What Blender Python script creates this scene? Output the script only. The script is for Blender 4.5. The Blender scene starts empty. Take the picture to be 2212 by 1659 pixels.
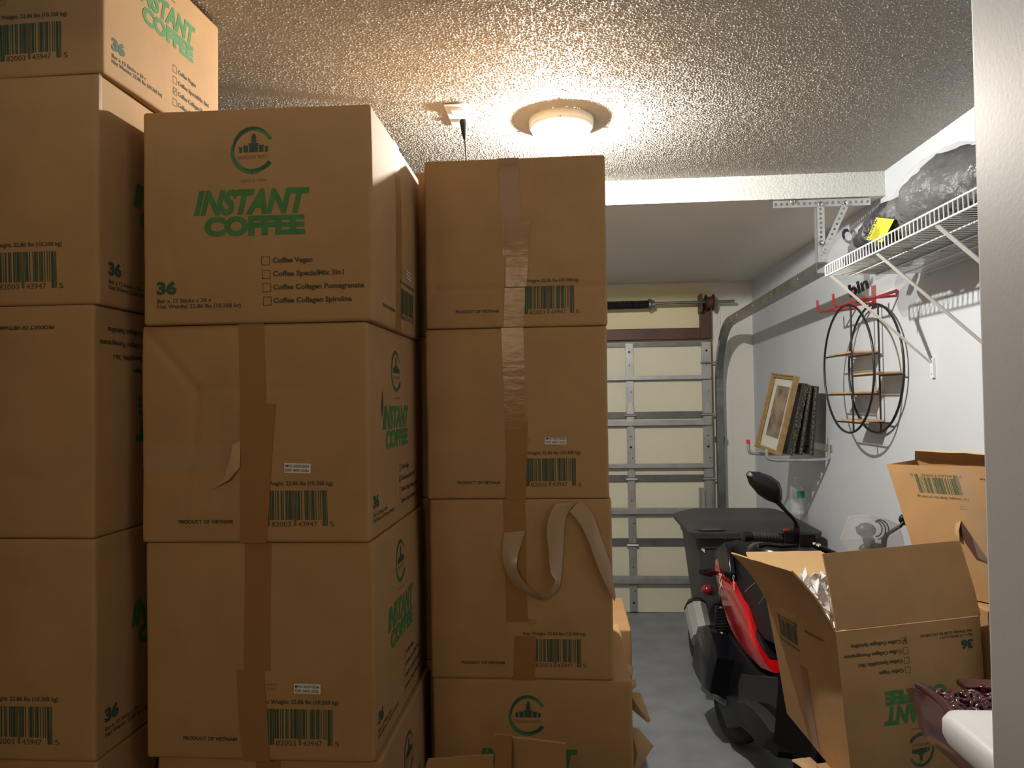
import bpy, bmesh, math, random
import numpy as np
from mathutils import Vector, Matrix, noise
C = bpy.context.scene.collection
random.seed(4)
PI = math.pi
# ------------------------------------------------------------------ camera
CH = 1.70; FOC = 1560.0; PW, PH = 2212, 1659
yaw = math.atan(119/FOC); pitch = math.atan(35/FOC); roll = -math.atan(.0145)
RC = Matrix.Rotation(yaw, 3, 'Z') @ Matrix.Rotation(PI/2+pitch, 3, 'X') @ Matrix.Rotation(roll, 3, 'Z')
cam = bpy.data.objects.new('camera', bpy.data.cameras.new('camera'))
C.objects.link(cam)
cam.matrix_world = Matrix.Translation((0, 0, CH)) @ RC.to_4x4()
cam.data.sensor_width = 36; cam.data.lens = 36*FOC/PW; cam.data.clip_start = .02
bpy.context.scene.camera = cam

def P(px, py, **k):
    """world point seen at a photo pixel, at a known x, y or z"""
    d = RC @ Vector(((px-PW/2)/FOC, -(py-PH/2)/FOC, -1))
    a, v = list(k.items())[0]; i = 'xyz'.index(a); o = Vector((0, 0, CH))
    return o + d*((v-o[i])/d[i])

# ------------------------------------------------------------------ world, lights, exposure
wd = bpy.data.worlds.new('world'); bpy.context.scene.world = wd; wd.use_nodes = True
wd.node_tree.nodes['Background'].inputs[0].default_value = (1, .76, .50, 1)
wd.node_tree.nodes['Background'].inputs[1].default_value = .08
def area(name, loc, rot, sx, sy, e, col):
    l = bpy.data.lights.new(name, 'AREA'); l.shape = 'RECTANGLE'; l.size = sx; l.size_y = sy; l.energy = e; l.color = col
    o = bpy.data.objects.new(name, l); C.objects.link(o); o.location = loc; o.rotation_euler = rot; return o
area('added_rear_fill', (-.7, -1.2, 2.3), (math.radians(58), 0, math.radians(8)), 1.2, .6, 10, (1, .76, .48))  # unseen warm fill added behind the camera to lift the dark carton fronts
LAMP = Vector((-.006, 2.655, 2.735))
vs = bpy.context.scene.view_settings
vs.view_transform = 'Standard'; vs.look = 'None'; vs.gamma = 1; vs.use_curve_mapping = False; vs.exposure = 0.0

# ------------------------------------------------------------------ materials
def srgb(r, g, b):
    f = lambda c: (c/255/12.92) if c/255 <= .04045 else ((c/255+.055)/1.055)**2.4
    return (f(r), f(g), f(b), 1)
def mat(name, col, rough=.6, metal=0, bump=0, bscale=60, var=0, vscale=6, spec=.5, coat=0, emit=None, aniso=None, bdist=.002):
    m = bpy.data.materials.new(name); m.use_nodes = True
    nt = m.node_tree; b = nt.nodes['Principled BSDF']
    b.inputs['Base Color'].default_value = col
    b.inputs['Roughness'].default_value = rough; b.inputs['Metallic'].default_value = metal
    b.inputs['Specular IOR Level'].default_value = spec; b.inputs['Coat Weight'].default_value = coat
    if coat: b.inputs['Coat Roughness'].default_value = .12
    if emit: b.inputs['Emission Color'].default_value = emit[0]; b.inputs['Emission Strength'].default_value = emit[1]
    tc = nt.nodes.new('ShaderNodeTexCoord')
    def mapped(sc):
        mp = nt.nodes.new('ShaderNodeMapping'); mp.inputs['Scale'].default_value = sc
        nt.links.new(tc.outputs['Object'], mp.inputs[0]); return mp.outputs[0]
    if var:
        n = nt.nodes.new('ShaderNodeTexNoise'); n.inputs['Scale'].default_value = vscale; n.inputs['Detail'].default_value = 6
        nt.links.new(mapped((1, 1, 1)), n.inputs['Vector'])
        r = nt.nodes.new('ShaderNodeValToRGB')
        r.color_ramp.elements[0].color = tuple(c*(1-var) for c in col[:3])+(1,)
        r.color_ramp.elements[1].color = tuple(min(1, c*(1+var)) for c in col[:3])+(1,)
        r.color_ramp.elements[0].position = .3; r.color_ramp.elements[1].position = .7
        nt.links.new(n.outputs[0], r.inputs[0]); nt.links.new(r.outputs[0], b.inputs['Base Color'])
    if bump:
        n = nt.nodes.new('ShaderNodeTexNoise'); n.inputs['Scale'].default_value = bscale; n.inputs['Detail'].default_value = 3
        nt.links.new(mapped(aniso or (1, 1, 1)), n.inputs['Vector'])
        bp = nt.nodes.new('ShaderNodeBump'); bp.inputs['Strength'].default_value = bump; bp.inputs['Distance'].default_value = bdist
        nt.links.new(n.outputs[0], bp.inputs['Height']); nt.links.new(bp.outputs[0], b.inputs['Normal'])
    return m
def clear_mat(name, col, alpha, rough=.1, bump=0):
    m = mat(name, col, rough, bump=bump, bscale=25, bdist=.01); b = m.node_tree.nodes['Principled BSDF']
    b.inputs['Alpha'].default_value = alpha; return m
M = {}
M['board'] = mat('cardboard', (.42, .250, .112, 1), .74, bump=.35, bscale=1.0, var=.07, vscale=9, spec=.3, aniso=(260, 260, 14), bdist=.0006)
M['board_in'] = mat('cardboard_inner', (.60, .41, .21, 1), .8, bump=.3, bscale=1, var=.06, spec=.2, aniso=(220, 220, 12), bdist=.0006)
M['edge'] = mat('cardboard_cut_edge', (.50, .34, .18, 1), .9, bump=.6, bscale=300)
M['tape'] = mat('brown_packing_tape', (.33, .165, .055, 1), .22, bump=.5, bscale=1, spec=.5, aniso=(24, 24, 60), bdist=.0015)
M['tape_loose'] = mat('loose_tape', (.40, .27, .16, 1), .3, bump=.5, bscale=30, spec=.6)
M['clear_tape'] = clear_mat('clear_tape', (.62, .5, .38, 1), .22, .3)
M['green'] = mat('green_ink', (.055, .20, .055, 1), .7, var=.15, vscale=40)
M['teal'] = mat('dark_green_ink', (.03, .08, .045, 1), .7, var=.2, vscale=60)
M['ink'] = mat('dark_ink', (.075, .065, .035, 1), .8)
M['pen'] = mat('marker_ink', (.02, .02, .04, 1), .6)
M['fade'] = mat('faded_ink', (.24, .17, .085, 1), .8)
M['label'] = mat('white_label_paper', (.72, .70, .68, 1), .5)
M['ceil'] = mat('popcorn_plaster', (.46, .44, .40, 1), .6, bump=.7, bscale=420, bdist=.0025, spec=.4)
M['beam'] = mat('knockdown_white_paint', (.55, .57, .56, 1), .5, bump=.8, bscale=95, bdist=.005)
M['ceil2'] = mat('low_ceiling_paint', (.76, .72, .66, 1), .8, bump=.7, bscale=110, bdist=.004)
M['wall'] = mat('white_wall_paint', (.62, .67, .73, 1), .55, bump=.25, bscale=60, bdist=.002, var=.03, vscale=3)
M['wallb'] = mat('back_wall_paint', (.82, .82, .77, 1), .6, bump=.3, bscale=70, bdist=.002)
M['cream'] = mat('cream_header_paint', (.84, .76, .48, 1), .6, bump=.2, bscale=60)
M['jamb'] = mat('greige_jamb_paint', (.55, .56, .57, 1), .5, bump=.12, bscale=160, bdist=.0015)
M['floor'] = mat('grey_floor_paint', (.25, .275, .30, 1), .42, bump=.35, bscale=30, var=.18, vscale=5)
M['panel'] = mat('cream_door_panel', (.82, .80, .63, 1), .5, bump=.4, bscale=160, bdist=.001)
M['steel'] = mat('dull_steel_stile', (.42, .43, .43, 1), .45, metal=.5, var=.12, vscale=14)
M['steel_d'] = mat('grey_painted_steel', (.17, .175, .18, 1), .45, metal=.4, var=.15, vscale=12)
M['galv'] = mat('galvanised_steel', (.52, .53, .53, 1), .38, metal=.7, var=.12, vscale=25)
M['track'] = mat('oily_track_steel', (.26, .27, .26, 1), .35, metal=.8, var=.25, vscale=12)
M['brown'] = mat('brown_door_frame_paint', (.085, .035, .022, 1), .5, var=.2, vscale=8)
M['navy'] = mat('black_spring_steel', (.012, .013, .022, 1), .4, metal=.3)
M['white'] = mat('white_enamel', (.82, .82, .81, 1), .3)
M['pan'] = mat('lamp_pan_enamel', (.78, .72, .58, 1), .35)
M['plastic_w'] = mat('white_plastic', (.82, .83, .86, 1), .35, coat=.2)
M['black'] = mat('black_plastic', (.007, .007, .009, 1), .38, spec=.3)
M['blackg'] = mat('black_gloss_plastic', (.006, .006, .009, 1), .2, coat=.25, spec=.3)
M['rubber'] = mat('black_rubber', (.012, .012, .013, 1), .7, bump=.4, bscale=120)
M['seat'] = mat('black_vinyl_seat', (.010, .010, .011, 1), .5, bump=.4, bscale=350, spec=.3)
M['red'] = mat('metallic_red_paint', (.55, .004, .010, 1), .28, metal=.2, coat=1)
M['redp'] = mat('red_plastic', (.75, .03, .03, 1), .4)
M['redw'] = mat('red_wire_coating', (.36, .025, .03, 1), .4)
M['silver'] = mat('brushed_silver', (.66, .66, .66, 1), .32, metal=.8, bump=.2, bscale=60)
M['chrome'] = mat('chrome', (.75, .75, .76, 1), .12, metal=1)
M['bin'] = mat('charcoal_bin_plastic', (.040, .044, .048, 1), .5, bump=.3, bscale=260, var=.1, vscale=10)
M['wire'] = mat('black_wire', (.012, .012, .014, 1), .35)
M['wood'] = mat('pale_wood', (.55, .34, .19, 1), .55, var=.2, vscale=20)
M['gold'] = mat('gold_frame', (.36, .25, .11, 1), .4, metal=.4, var=.2, vscale=30)
M['mount'] = mat('picture_mount', (.55, .56, .50, 1), .6)
M['picture'] = mat('picture_print', (.20, .15, .11, 1), .5, var=.8, vscale=9)
M['ornate'] = mat('black_frame_with_gilt_flecks', (.03, .028, .026, 1), .45, bump=1, bscale=70, bdist=.006)
M['gilt'] = mat('gilt_fleck', (.20, .165, .09, 1), .4, metal=.6)
M['cloth'] = mat('charcoal_fabric', (.022, .023, .030, 1), .5, bump=1, bscale=22, bdist=.02)
M['yellow'] = mat('yellow_sticker', (.85, .82, .02, 1), .5)
M['bag'] = clear_mat('clear_plastic_bag', (.66, .68, .70, 1), .15, .08, bump=1)
M['poly'] = mat('white_poly_bag', (.85, .84, .85, 1), .35, bump=.8, bscale=18, bdist=.01)
M['glass'] = clear_mat('clear_acrylic', (.80, .84, .87, 1), .20, .05)
M['bottle'] = clear_mat('clear_bottle', (.8, .86, .88, 1), .30, .06)
M['blue'] = mat('teal_bottle_label', (.03, .22, .26, 1), .5)
M['burg'] = mat('burgundy_enamel', (.05, .004, .010, 1), .32, coat=.5)
M['lens'] = mat('red_lens', (.25, .01, .02, 1), .2, coat=.5)
m = bpy.data.materials.new('frosted_lamp_glass'); m.use_nodes = True; nt = m.node_tree
nt.nodes.remove(nt.nodes['Principled BSDF'])
e_ = nt.nodes.new('ShaderNodeEmission'); e_.inputs[0].default_value = (1, .93, .80, 1); e_.inputs[1].default_value = 6
t_ = nt.nodes.new('ShaderNodeBsdfTransparent'); x_ = nt.nodes.new('ShaderNodeMixShader'); x_.inputs[0].default_value = .35
nt.links.new(t_.outputs[0], x_.inputs[1]); nt.links.new(e_.outputs[0], x_.inputs[2]); nt.links.new(x_.outputs[0], nt.nodes['Material Output'].inputs[0])
M['dome'] = m

# ------------------------------------------------------------------ object helpers
MW = {}
def thing(name, label, cat, loc=(0, 0, 0), rz=0, group=None):
    o = bpy.data.objects.new(name, None); C.objects.link(o)
    o.empty_display_size = .05; o.location = loc; o.rotation_euler = (0, 0, rz); o['label'] = label; o['category'] = cat
    if group: o['group'] = group
    MW[o.name] = Matrix.Translation(Vector(loc)) @ Matrix.Rotation(rz, 4, 'Z'); return o
def tag(o, label, cat, group=None):
    o['label'] = label; o['category'] = cat
    if group: o['group'] = group
    return o
class G:
    """collects geometry (world coordinates unless loc=True at build)"""
    def __init__(s): s.v = []; s.f = []; s.mi = []; s.cur = 0
    def add(s, vs, fs):
        n = len(s.v); s.v += [tuple(v) for v in vs]; s.f += [tuple(i+n for i in f) for f in fs]; s.mi += [s.cur]*len(fs); return s
    def hexa(s, c):
        """8 corners: bottom ring 0-3, top ring 4-7"""
        return s.add(c, [(3, 2, 1, 0), (4, 5, 6, 7), (0, 1, 5, 4), (1, 2, 6, 5), (2, 3, 7, 6), (3, 0, 4, 7)])
    def box(s, c, d, R=None):
        x, y, z = [q/2 for q in d]; c = Vector(c)
        pts = [Vector(q) for q in ((-x, -y, -z), (x, -y, -z), (x, y, -z), (-x, y, -z), (-x, -y, z), (x, -y, z), (x, y, z), (-x, y, z))]
        return s.hexa([c+(R @ p if R else p) for p in pts])
    def bx(s, a, b):
        a = Vector(a); b = Vector(b); return s.box((a+b)/2, [abs(q) for q in (b-a)])
    def bar(s, a, b, w, t, up=(0, 0, 1)):
        a = Vector(a); b = Vector(b); d = (b-a); L = d.length; d.normalize(); up = Vector(up)
        x = d.cross(up).normalized(); y = x.cross(d)
        R = Matrix((x, d, y)).transposed(); return s.box((a+b)/2, (w, L, t), R)
    def tube(s, pts, r, n=8, closed=False, cap=True):
        pts = [Vector(p) for p in pts]; N = len(pts); rr = r if isinstance(r, (list, tuple)) else [r]*N
        T = []
        for i in range(N):
            a = pts[(i-1) % N] if (closed or i > 0) else pts[0]; b = pts[(i+1) % N] if (closed or i < N-1) else pts[-1]
            T.append((b-a).normalized())
        u = T[0].orthogonal().normalized(); vs = []
        for i in range(N):
            u = (u-T[i]*u.dot(T[i])); u = u.normalized() if u.length > 1e-6 else T[i].orthogonal().normalized(); w = T[i].cross(u)
            vs += [pts[i]+(u*math.cos(2*PI*k/n)+w*math.sin(2*PI*k/n))*rr[i] for k in range(n)]
        fs = []
        for i in range(N if closed else N-1):
            j = (i+1) % N
            fs += [(i*n+k, i*n+(k+1) % n, j*n+(k+1) % n, j*n+k) for k in range(n)]
        if cap and not closed: fs += [tuple(range(n))[::-1], tuple((N-1)*n+k for k in range(n))]
        return s.add(vs, fs)
    def loft(s, rings, cap=True, closed_ring=True):
        n = len(rings[0]); vs = [p for r in rings for p in r]; fs = []
        for i in range(len(rings)-1):
            for k in range(n if closed_ring else n-1):
                fs.append((i*n+k, i*n+(k+1) % n, (i+1)*n+(k+1) % n, (i+1)*n+k))
        if cap and closed_ring: fs += [tuple(range(n))[::-1], tuple((len(rings)-1)*n+k for k in range(n))]
        return s.add(vs, fs)
    def lathe(s, prof, c, ax=(0, 0, 1), n=40, cap=True):
        ax = Vector(ax).normalized(); u = ax.orthogonal().normalized(); w = ax.cross(u); c = Vector(c)
        return s.loft([[c+ax*h+(u*math.cos(2*PI*k/n)+w*math.sin(2*PI*k/n))*r for k in range(n)] for r, h in prof], cap)
    def prism(s, poly, t):
        """polygon of 3D points extruded by vector t"""
        t = Vector(t); n = len(poly); a = [Vector(p) for p in poly]
        return s.add(a+[p+t for p in a], [tuple(range(n))[::-1], tuple(range(n, 2*n))]+[(k, (k+1) % n, n+(k+1) % n, n+k) for k in range(n)])
    def sheet(s, rows, t=0):
        """grid of points; t = thickness along the local normal"""
        nr, nc = len(rows), len(rows[0]); A = np.array([[tuple(p) for p in r] for r in rows], float)
        def quads(o): return [(o+i*nc+j, o+i*nc+j+1, o+(i+1)*nc+j+1, o+(i+1)*nc+j) for i in range(nr-1) for j in range(nc-1)]
        if not t: return s.add(A.reshape(-1, 3), quads(0))
        du = np.gradient(A, axis=1); dv = np.gradient(A, axis=0); nn = np.cross(du, dv); nn /= np.linalg.norm(nn, axis=2, keepdims=True)+1e-9
        B = A+nn*t; n0 = nr*nc; fs = [q[::-1] for q in quads(0)]+quads(n0)
        rim = [(0, j) for j in range(nc)]+[(i, nc-1) for i in range(1, nr)]+[(nr-1, j) for j in range(nc-2, -1, -1)]+[(i, 0) for i in range(nr-2, 0, -1)]
        ids = [i*nc+j for i, j in rim]
        for a, b in zip(ids, ids[1:]+ids[:1]): fs.append((a, b, b+n0, a+n0))
        return s.add(np.concatenate([A.reshape(-1, 3), B.reshape(-1, 3)]), fs)
    def ico(s, c, r, sub=2, amp=0, fr=3, seed=0, R=None):
        bm = bmesh.new(); bmesh.ops.create_icosphere(bm, subdivisions=sub, radius=1)
        r = Vector(r) if hasattr(r, '__len__') else Vector((r, r, r)); c = Vector(c); vs = []
        for v in bm.verts:
            k = 1+amp*noise.noise(v.co*fr+Vector((seed, seed*2, 0)))
            p = Vector((v.co.x*r.x, v.co.y*r.y, v.co.z*r.z))*k
            vs.append(c+(R @ p if R else p))
        fs = [tuple(v.index for v in f.verts) for f in bm.faces]; bm.free(); return s.add(vs, fs)
    def build(s, name, mats, parent=None, smooth=None, bevel=0, local=False, kind=None, label=None):
        if not isinstance(mats, (list, tuple)): mats = [mats]
        me = bpy.data.meshes.new(name); vs = s.v
        inv = None
        if parent is not None and not local: inv = MW[parent.name].inverted()
        if inv is not None: vs = [tuple(inv @ Vector(v)) for v in vs]
        me.from_pydata(vs, [], s.f); me.validate()
        for m_ in mats: me.materials.append(m_)
        if len(mats) > 1: me.polygons.foreach_set('material_index', s.mi[:len(me.polygons)])
        bm = bmesh.new(); bm.from_mesh(me)
        if len(s.f) < 60000: bmesh.ops.recalc_face_normals(bm, faces=bm.faces)
        bm.to_mesh(me); bm.free()
        o = bpy.data.objects.new(name, me); C.objects.link(o)
        if parent is not None: o.parent = parent; MW[o.name] = MW[parent.name]
        else: MW[o.name] = Matrix.Identity(4)
        if bevel:
            b = o.modifiers.new('bevel', 'BEVEL'); b.width = bevel; b.segments = 2; b.limit_method = 'ANGLE'; b.angle_limit = .6
        if smooth is not None:
            me.polygons.foreach_set('use_smooth', [True]*len(me.polygons)); me.set_sharp_from_angle(angle=smooth)
        if kind: o['kind'] = kind
        if label: o['label'] = label
        me.update(); return o
def struct(name, g, m, **k): return g.build(name, m, kind='structure', **k)
def lerp(a, b, t): return Vector(a)*(1-t)+Vector(b)*t
def spline(pts, n=6):
    """Catmull-Rom through points"""
    pts = [Vector(p) for p in pts]; q = [pts[0]*2-pts[1]]+pts+[pts[-1]*2-pts[-2]]; out = []
    for i in range(1, len(q)-2):
        for k in range(n):
            t = k/n; a, b, c, d = q[i-1:i+3]
            out.append(.5*((2*b)+(c-a)*t+(2*a-5*b+4*c-d)*t*t+(3*b-a-3*c+d)*t**3))
    return out+[pts[-1]]

# ------------------------------------------------------------------ text to flat triangles
_tc = {}
def text2d(s, w=None, h=.01, bold=0., shear=0., spacing=1.):
    """glyph outlines, lower-left at 0,0; cap height h; stretched to width w"""
    key = (s, w, h, bold, shear, spacing)
    if key in _tc: return _tc[key]
    cu = bpy.data.curves.new('t', 'FONT'); cu.body = s; cu.size = 1; cu.offset = bold; cu.shear = shear; cu.space_character = spacing
    cu.resolution_u = 3
    o = bpy.data.objects.new('t', cu); C.objects.link(o)
    dg = bpy.context.evaluated_depsgraph_get(); me = o.evaluated_get(dg).to_mesh()
    v = np.array([tuple(q.co[:2]) for q in me.vertices]); f = [tuple(p.vertices) for p in me.polygons]
    o.evaluated_get(dg).to_mesh_clear(); bpy.data.objects.remove(o); bpy.data.curves.remove(cu)
    v[:, 0] -= v[:, 0].min(); sc = h/.72
    v[:, 1] *= sc; v[:, 0] *= (w/v[:, 0].max()) if w else sc
    _tc[key] = (v, f); return _tc[key]
class Ink:
    """flat artwork in face coordinates (metres from the face's lower left)"""
    def __init__(s): s.v = []; s.f = []; s.m = []; s.g = []; s.cur = None
    def poly(s, pts, m):
        n = len(s.v); s.v += [tuple(p) for p in pts]; s.f.append(tuple(range(n, n+len(pts)))); s.m.append(m); s.g.append(s.cur)
    def rect(s, x0, y0, x1, y1, m): s.poly([(x0, y0), (x1, y0), (x1, y1), (x0, y1)], m)
    def text(s, t, x, y, w, h, m, bold=0., shear=0.):
        v, f = text2d(t, w, h, bold, shear); n = len(s.v)
        s.v += [(x+a, y+b) for a, b in v]; s.f += [tuple(i+n for i in q) for q in f]; s.m += [m]*len(f); s.g += [s.cur]*len(f)
    def arc(s, cx, cy, r0, r1, a0, a1, m, ex=0, n=36):
        """crescent: thickness grows from the tips"""
        for i in range(n):
            t0, t1 = i/n, (i+1)/n; q = []
            for t, r in ((t0, 0), (t1, 0), (t1, 1), (t0, 1)):
                a = math.radians(a0+(a1-a0)*t); th = (r1-r0)*(.15+.85*math.sin(PI*min(1, t*1.0))**.6) if ex else (r1-r0)
                rad = r1-th if r == 0 else r1
                q.append((cx+rad*math.cos(a), cy+rad*math.sin(a)))
            s.poly(q, m)
# inks: 0 green, 1 dark green, 2 dark, 3 faded, 4 marker
INKS = ['green', 'teal', 'ink', 'fade', 'pen']
def logo_mark(k, cx, cy, R):
    for a0, a1, r0, r1, m_ in ((48, 190, .80, .97, 1), (30, 100, .74, .90, 0), (165, 300, .86, 1.06, 0), (235, 322, .80, .99, 1)):
        n = 30
        for i in range(n):
            q = []
            for t, o_ in ((i/n, 0), ((i+1)/n, 0), ((i+1)/n, 1), (i/n, 1)):
                a = math.radians(a0+(a1-a0)*t)
                th = (r1-r0)*(1-abs(2*t-1)**2.2 if m_ == 1 and a0 == 48 else (math.sin(PI*t*.5+.0) if a0 in (235,) else (1-t)**.5 if a0 == 30 else math.sin(PI*t)**.7))
                rad = (r0+r1)/2 + (th/2 if o_ else -th/2)
                q.append((cx+R*rad*math.cos(a), cy+R*rad*math.sin(a)))
            k.poly(q, m_)
    u = R/48.
    for x0, x1, y0, y1 in ((-31, -25, -6, 3), (-32, -24, 3, 5), (-22, -12, -6, 6), (-23, -11, 6, 8), (-10, 8, -6, 10), (-12, 10, 10, 12), (10, 20, -6, 6), (9, 21, 6, 8), (23, 29, -6, 3), (22, 30, 3, 5),
                           (-6, 5, 13, 18), (-5, 4, 18, 24), (-6, 5, 24, 26), (-4, 3, 26, 30), (-2, 1, 30, 32)):
        k.rect(cx+x0*u, cy+y0*u, cx+x1*u, cy+y1*u, 1)
    k.text('SAIGON BEST', cx-34*u, cy-19*u, 64*u, 7*u, 3, .01)
def logo_art(w, h, tick=None, tick_pen=False):
    k = Ink(); s = w/490.; X = lambda x: (x-315)*s; Y = lambda y: (697-y)*s
    Hs = (h/s)/462.
    k_y = Y
    k.cur = 'round_logo'; logo_mark(k, X(557), Y(332), 50*s)
    k.text('SINCE 1990', X(530), Y(401), 56*s, 6*s, 3, .01)
    k.cur = 'product_name'; k.text('INSTANT', X(427), Y(466), 250*s, 49*s, 0, .05, .28)
    k.text('COFFEE', X(450), Y(511), 216*s, 37*s, 0, .06)
    k.cur = 'variety_checklist'
    for i, (t, ww) in enumerate((('Coffee Vegan', 83), ('Coffee SpecialMix 3in1', 148), ('Coffee Collagen Pomegranate', 190), ('Coffee Collagen Spirulina', 165))):
        y = 568+27.7*i; x = 573+i*.7
        for a, b, c, d in ((0, 0, 18, 1.2), (0, 16.8, 18, 18), (0, 0, 1.2, 18), (16.8, 0, 18, 18)): k.rect(X(x+a), Y(y+9-b), X(x+c), Y(y+9-d), 2)
        k.text(t, X(597), Y(y+4), ww*s, 10.5*s, 2, .032)
        if tick == i:
            k.poly([(X(x+2), Y(y)), (X(x+7), Y(y+7)), (X(x+20), Y(y-14)), (X(x+7), Y(y+2))], 4); k.poly([(X(x+3), Y(y-7)), (X(x+5), Y(y-7)), (X(x+8), Y(y+6)), (X(x+6), Y(y+6))], 4)
    k.cur = 'quantity_text'; k.text('36', X(344), Y(631), 43*s, 25*s, 1, .055)
    k.text('Bag x 12 Sticks x 24 g', X(345), Y(650), 118*s, 8.5*s, 2, .02)
    k.text('Net Weight: 22.86 lbs (10.368 kg)', X(345), Y(662), 183*s, 8.5*s, 2, .02)
    return k
LC = ['0001101', '0011001', '0010011', '0111101', '0100011', '0110001', '0101111', '0111011', '0110111', '0001011']
def code_bits():
    d = [7, 8, 2, 0, 0, 3, 4, 3, 9, 4, 7, 5]
    b = '101'+''.join(LC[i] for i in d[:6])+'01010'+''.join(''.join('1' if c == '0' else '0' for c in LC[i]) for i in d[6:])+'101'
    return b
def barcode_art(w, h, partial=False, mfg=True):
    k = Ink(); s = w/490.; X = lambda x: (x-303)*s; Y = lambda y: (1168-y)*s
    k.cur = 'origin_text'; k.text('PRODUCT OF VIETNAM', X(385), Y(1127), 117*s, 7.5*s, 2, .035)
    k.cur = 'weight_text'; k.text('Net Weight: 22.86 lbs (10.368 kg)', X(553), Y(1048), 165*s, 8.5*s, 2, .022)
    k.cur = 'barcode'; b = code_bits(); mw = 139./95; i = 0
    while i < 95:
        if b[i] == '1':
            j = i
            while j < 95 and b[j] == '1': j += 1
            lo = 1133 if (i < 10 or i > 85 or 45 <= i < 50) else 1120
            k.rect(X(566+i*mw), Y(lo), X(566+j*mw+.25), Y(1059), 1); i = j
        else: i += 1
    for t, x, ww in (('7', 555, 8), ('82003', 585, 42), ('43947', 642, 41), ('5', 710, 9)): k.text(t, X(x), Y(1134), ww*s, 11*s, 2)
    if mfg:
        k.cur = 'batch_text'; k.text('MFG', X(566), Y(1011), 22*s, 5*s, 3, .01); k.text('EXP', X(567), Y(1020), 20*s, 5*s, 3, .01)
    return k

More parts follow.
